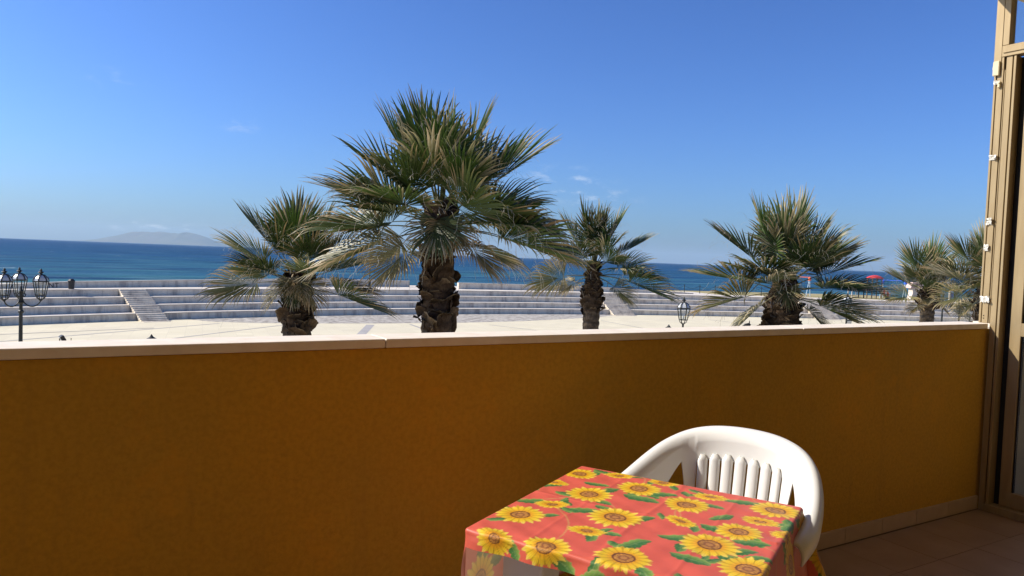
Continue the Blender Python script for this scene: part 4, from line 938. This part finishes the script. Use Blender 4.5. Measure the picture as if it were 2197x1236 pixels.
for y in (-.44, .44):
    for k in range(5):
        x = 1.42+.22*k; z = 1.05-.82*(x-1.4); s_ = MB(); s_.add([(x, y-.02, z-.12), (x+.20, y-.02, z-.28), (x+.20, y-.02, z+.30), (x, y-.02, z+.46), (x, y+.02, z-.12), (x+.20, y+.02, z-.28), (x+.20, y+.02, z+.30), (x, y+.02, z+.46)], [(0, 1, 2, 3), (7, 6, 5, 4), (0, 4, 5, 1), (1, 5, 6, 2), (2, 6, 7, 3), (3, 7, 4, 0)]); s_.build('slide_side', 'red' if k % 2 else 'cream', pt)
MB().box(2.3, 2.42, -.42, .42, 0, .1).build('slide_foot', 'timber', pt); 
def swing(label, px, dep, cap, H=2.25):
    t = thing('swing_set', label, 'swing', ploc(px, dep), ax+R_(38), 'swing sets')
    for y in (0, 2.6):
        for x in (-.62, .28): MB().tube([(x, y, 0), (0, y, H-.1)], .04, 8).build('leg', 'pale_metal', t)
        MB().lathe([(.20, H-.42), (.17, H-.2), (.10, H-.05), (.04, H+.02)], 8, (0, y, 0)).build('leg_cap', cap, t)
    MB().tube([(0, -.1, H-.05), (0, 2.7, H-.05)], .045, 8).build('top_beam', cap, t)
    for y in (.8, 1.8):
        for dy in (-.18, .18): MB().tube([(0, y+dy, H-.08), (0, y+dy, .5)], .010, 5).build('chain', 'dark', t)
        MB().box(-.10, .10, y-.22, y+.22, .47, .50).build('swing_seat', 'dark', t)
swing('swing set with blue caps and pale splayed legs beside the cream playhouse', 1941, 86.0, 'blue'); swing('swing set with orange caps and pale legs behind the bushy palm', 1735, 86.0, 'orange')
ph_ = thing('playhouse', 'cream playhouse with flared walls, pink gable and round porthole', 'playhouse', ploc(1962, 89.0), ax)
mb = MB(); PP = []
for z, w in ((0, .80), (.3, .62), (.8, .50), (1.35, .55)): PP.append([(-w, -.5, z), (w, -.5, z), (w, .5, z), (-w, .5, z), (-w, -.5, z)])
mb.grid(np.array(PP)).build('wall', 'cream', ph_)
g_ = MB(); g_.add([(-.85, -.6, 1.36), (.85, -.6, 1.36), (.45, -.6, 2.05), (-.6, -.6, 2.05), (-.85, .6, 1.36), (.85, .6, 1.36), (.45, .6, 2.05), (-.6, .6, 2.05)], [(0, 1, 2, 3), (7, 6, 5, 4), (0, 4, 5, 1), (1, 5, 6, 2), (2, 6, 7, 3), (3, 7, 4, 0)]); 
rf = g_.build('gable', simple('pink_paint', (.72, .50, .44), None, 5), ph_)
pm = MB().lathe([(.13, 0), (.13, .02), (.10, .03)], 12).build('porthole', 'dark', rf, loc=(-.1, -.61, 1.72)); pm.rotation_euler = (math.pi/2, 0, 0)
for x in (-.3, .3): MB().box(x-.12, x+.12, -.56, -.502, .0, .22).build('step_block', 'timber', ph_)
MB().bar((.75, -.7, 0), (1.0, -.7, 2.1), .14).build('prop', 'cream', ph_)
wp = thing('white_column', 'white column with a small blue litter box near the terrace end', 'column', ploc(2037, 90.0))
MB().lathe([(.16, 0), (.13, .1), (.12, 1.5), (.18, 1.6), (.18, 1.75), (.08, 1.95)], 10).build('column_shaft', 'cream', wp); MB().box(.13, .55, -.15, .15, .35, .95).build('litter_box', 'blue', wp)

# ------------------------------------------------------------------ haze: the air over the bay
mh, n, l, b = mat('sea_haze'); n.remove(b); v = n.new('ShaderNodeVolumePrincipled'); v.inputs['Color'].default_value = (0.60, 0.82, 1.0, 1); v.inputs['Density'].default_value = 3.8e-5; v.inputs['Anisotropy'].default_value = 0.1
l.new(v.outputs[0], n['Material Output'].inputs['Volume'])
hz = MB().box(-30500, 30500, -600, 30500, -3.5, 560).build('haze', mh); stuff(hz)
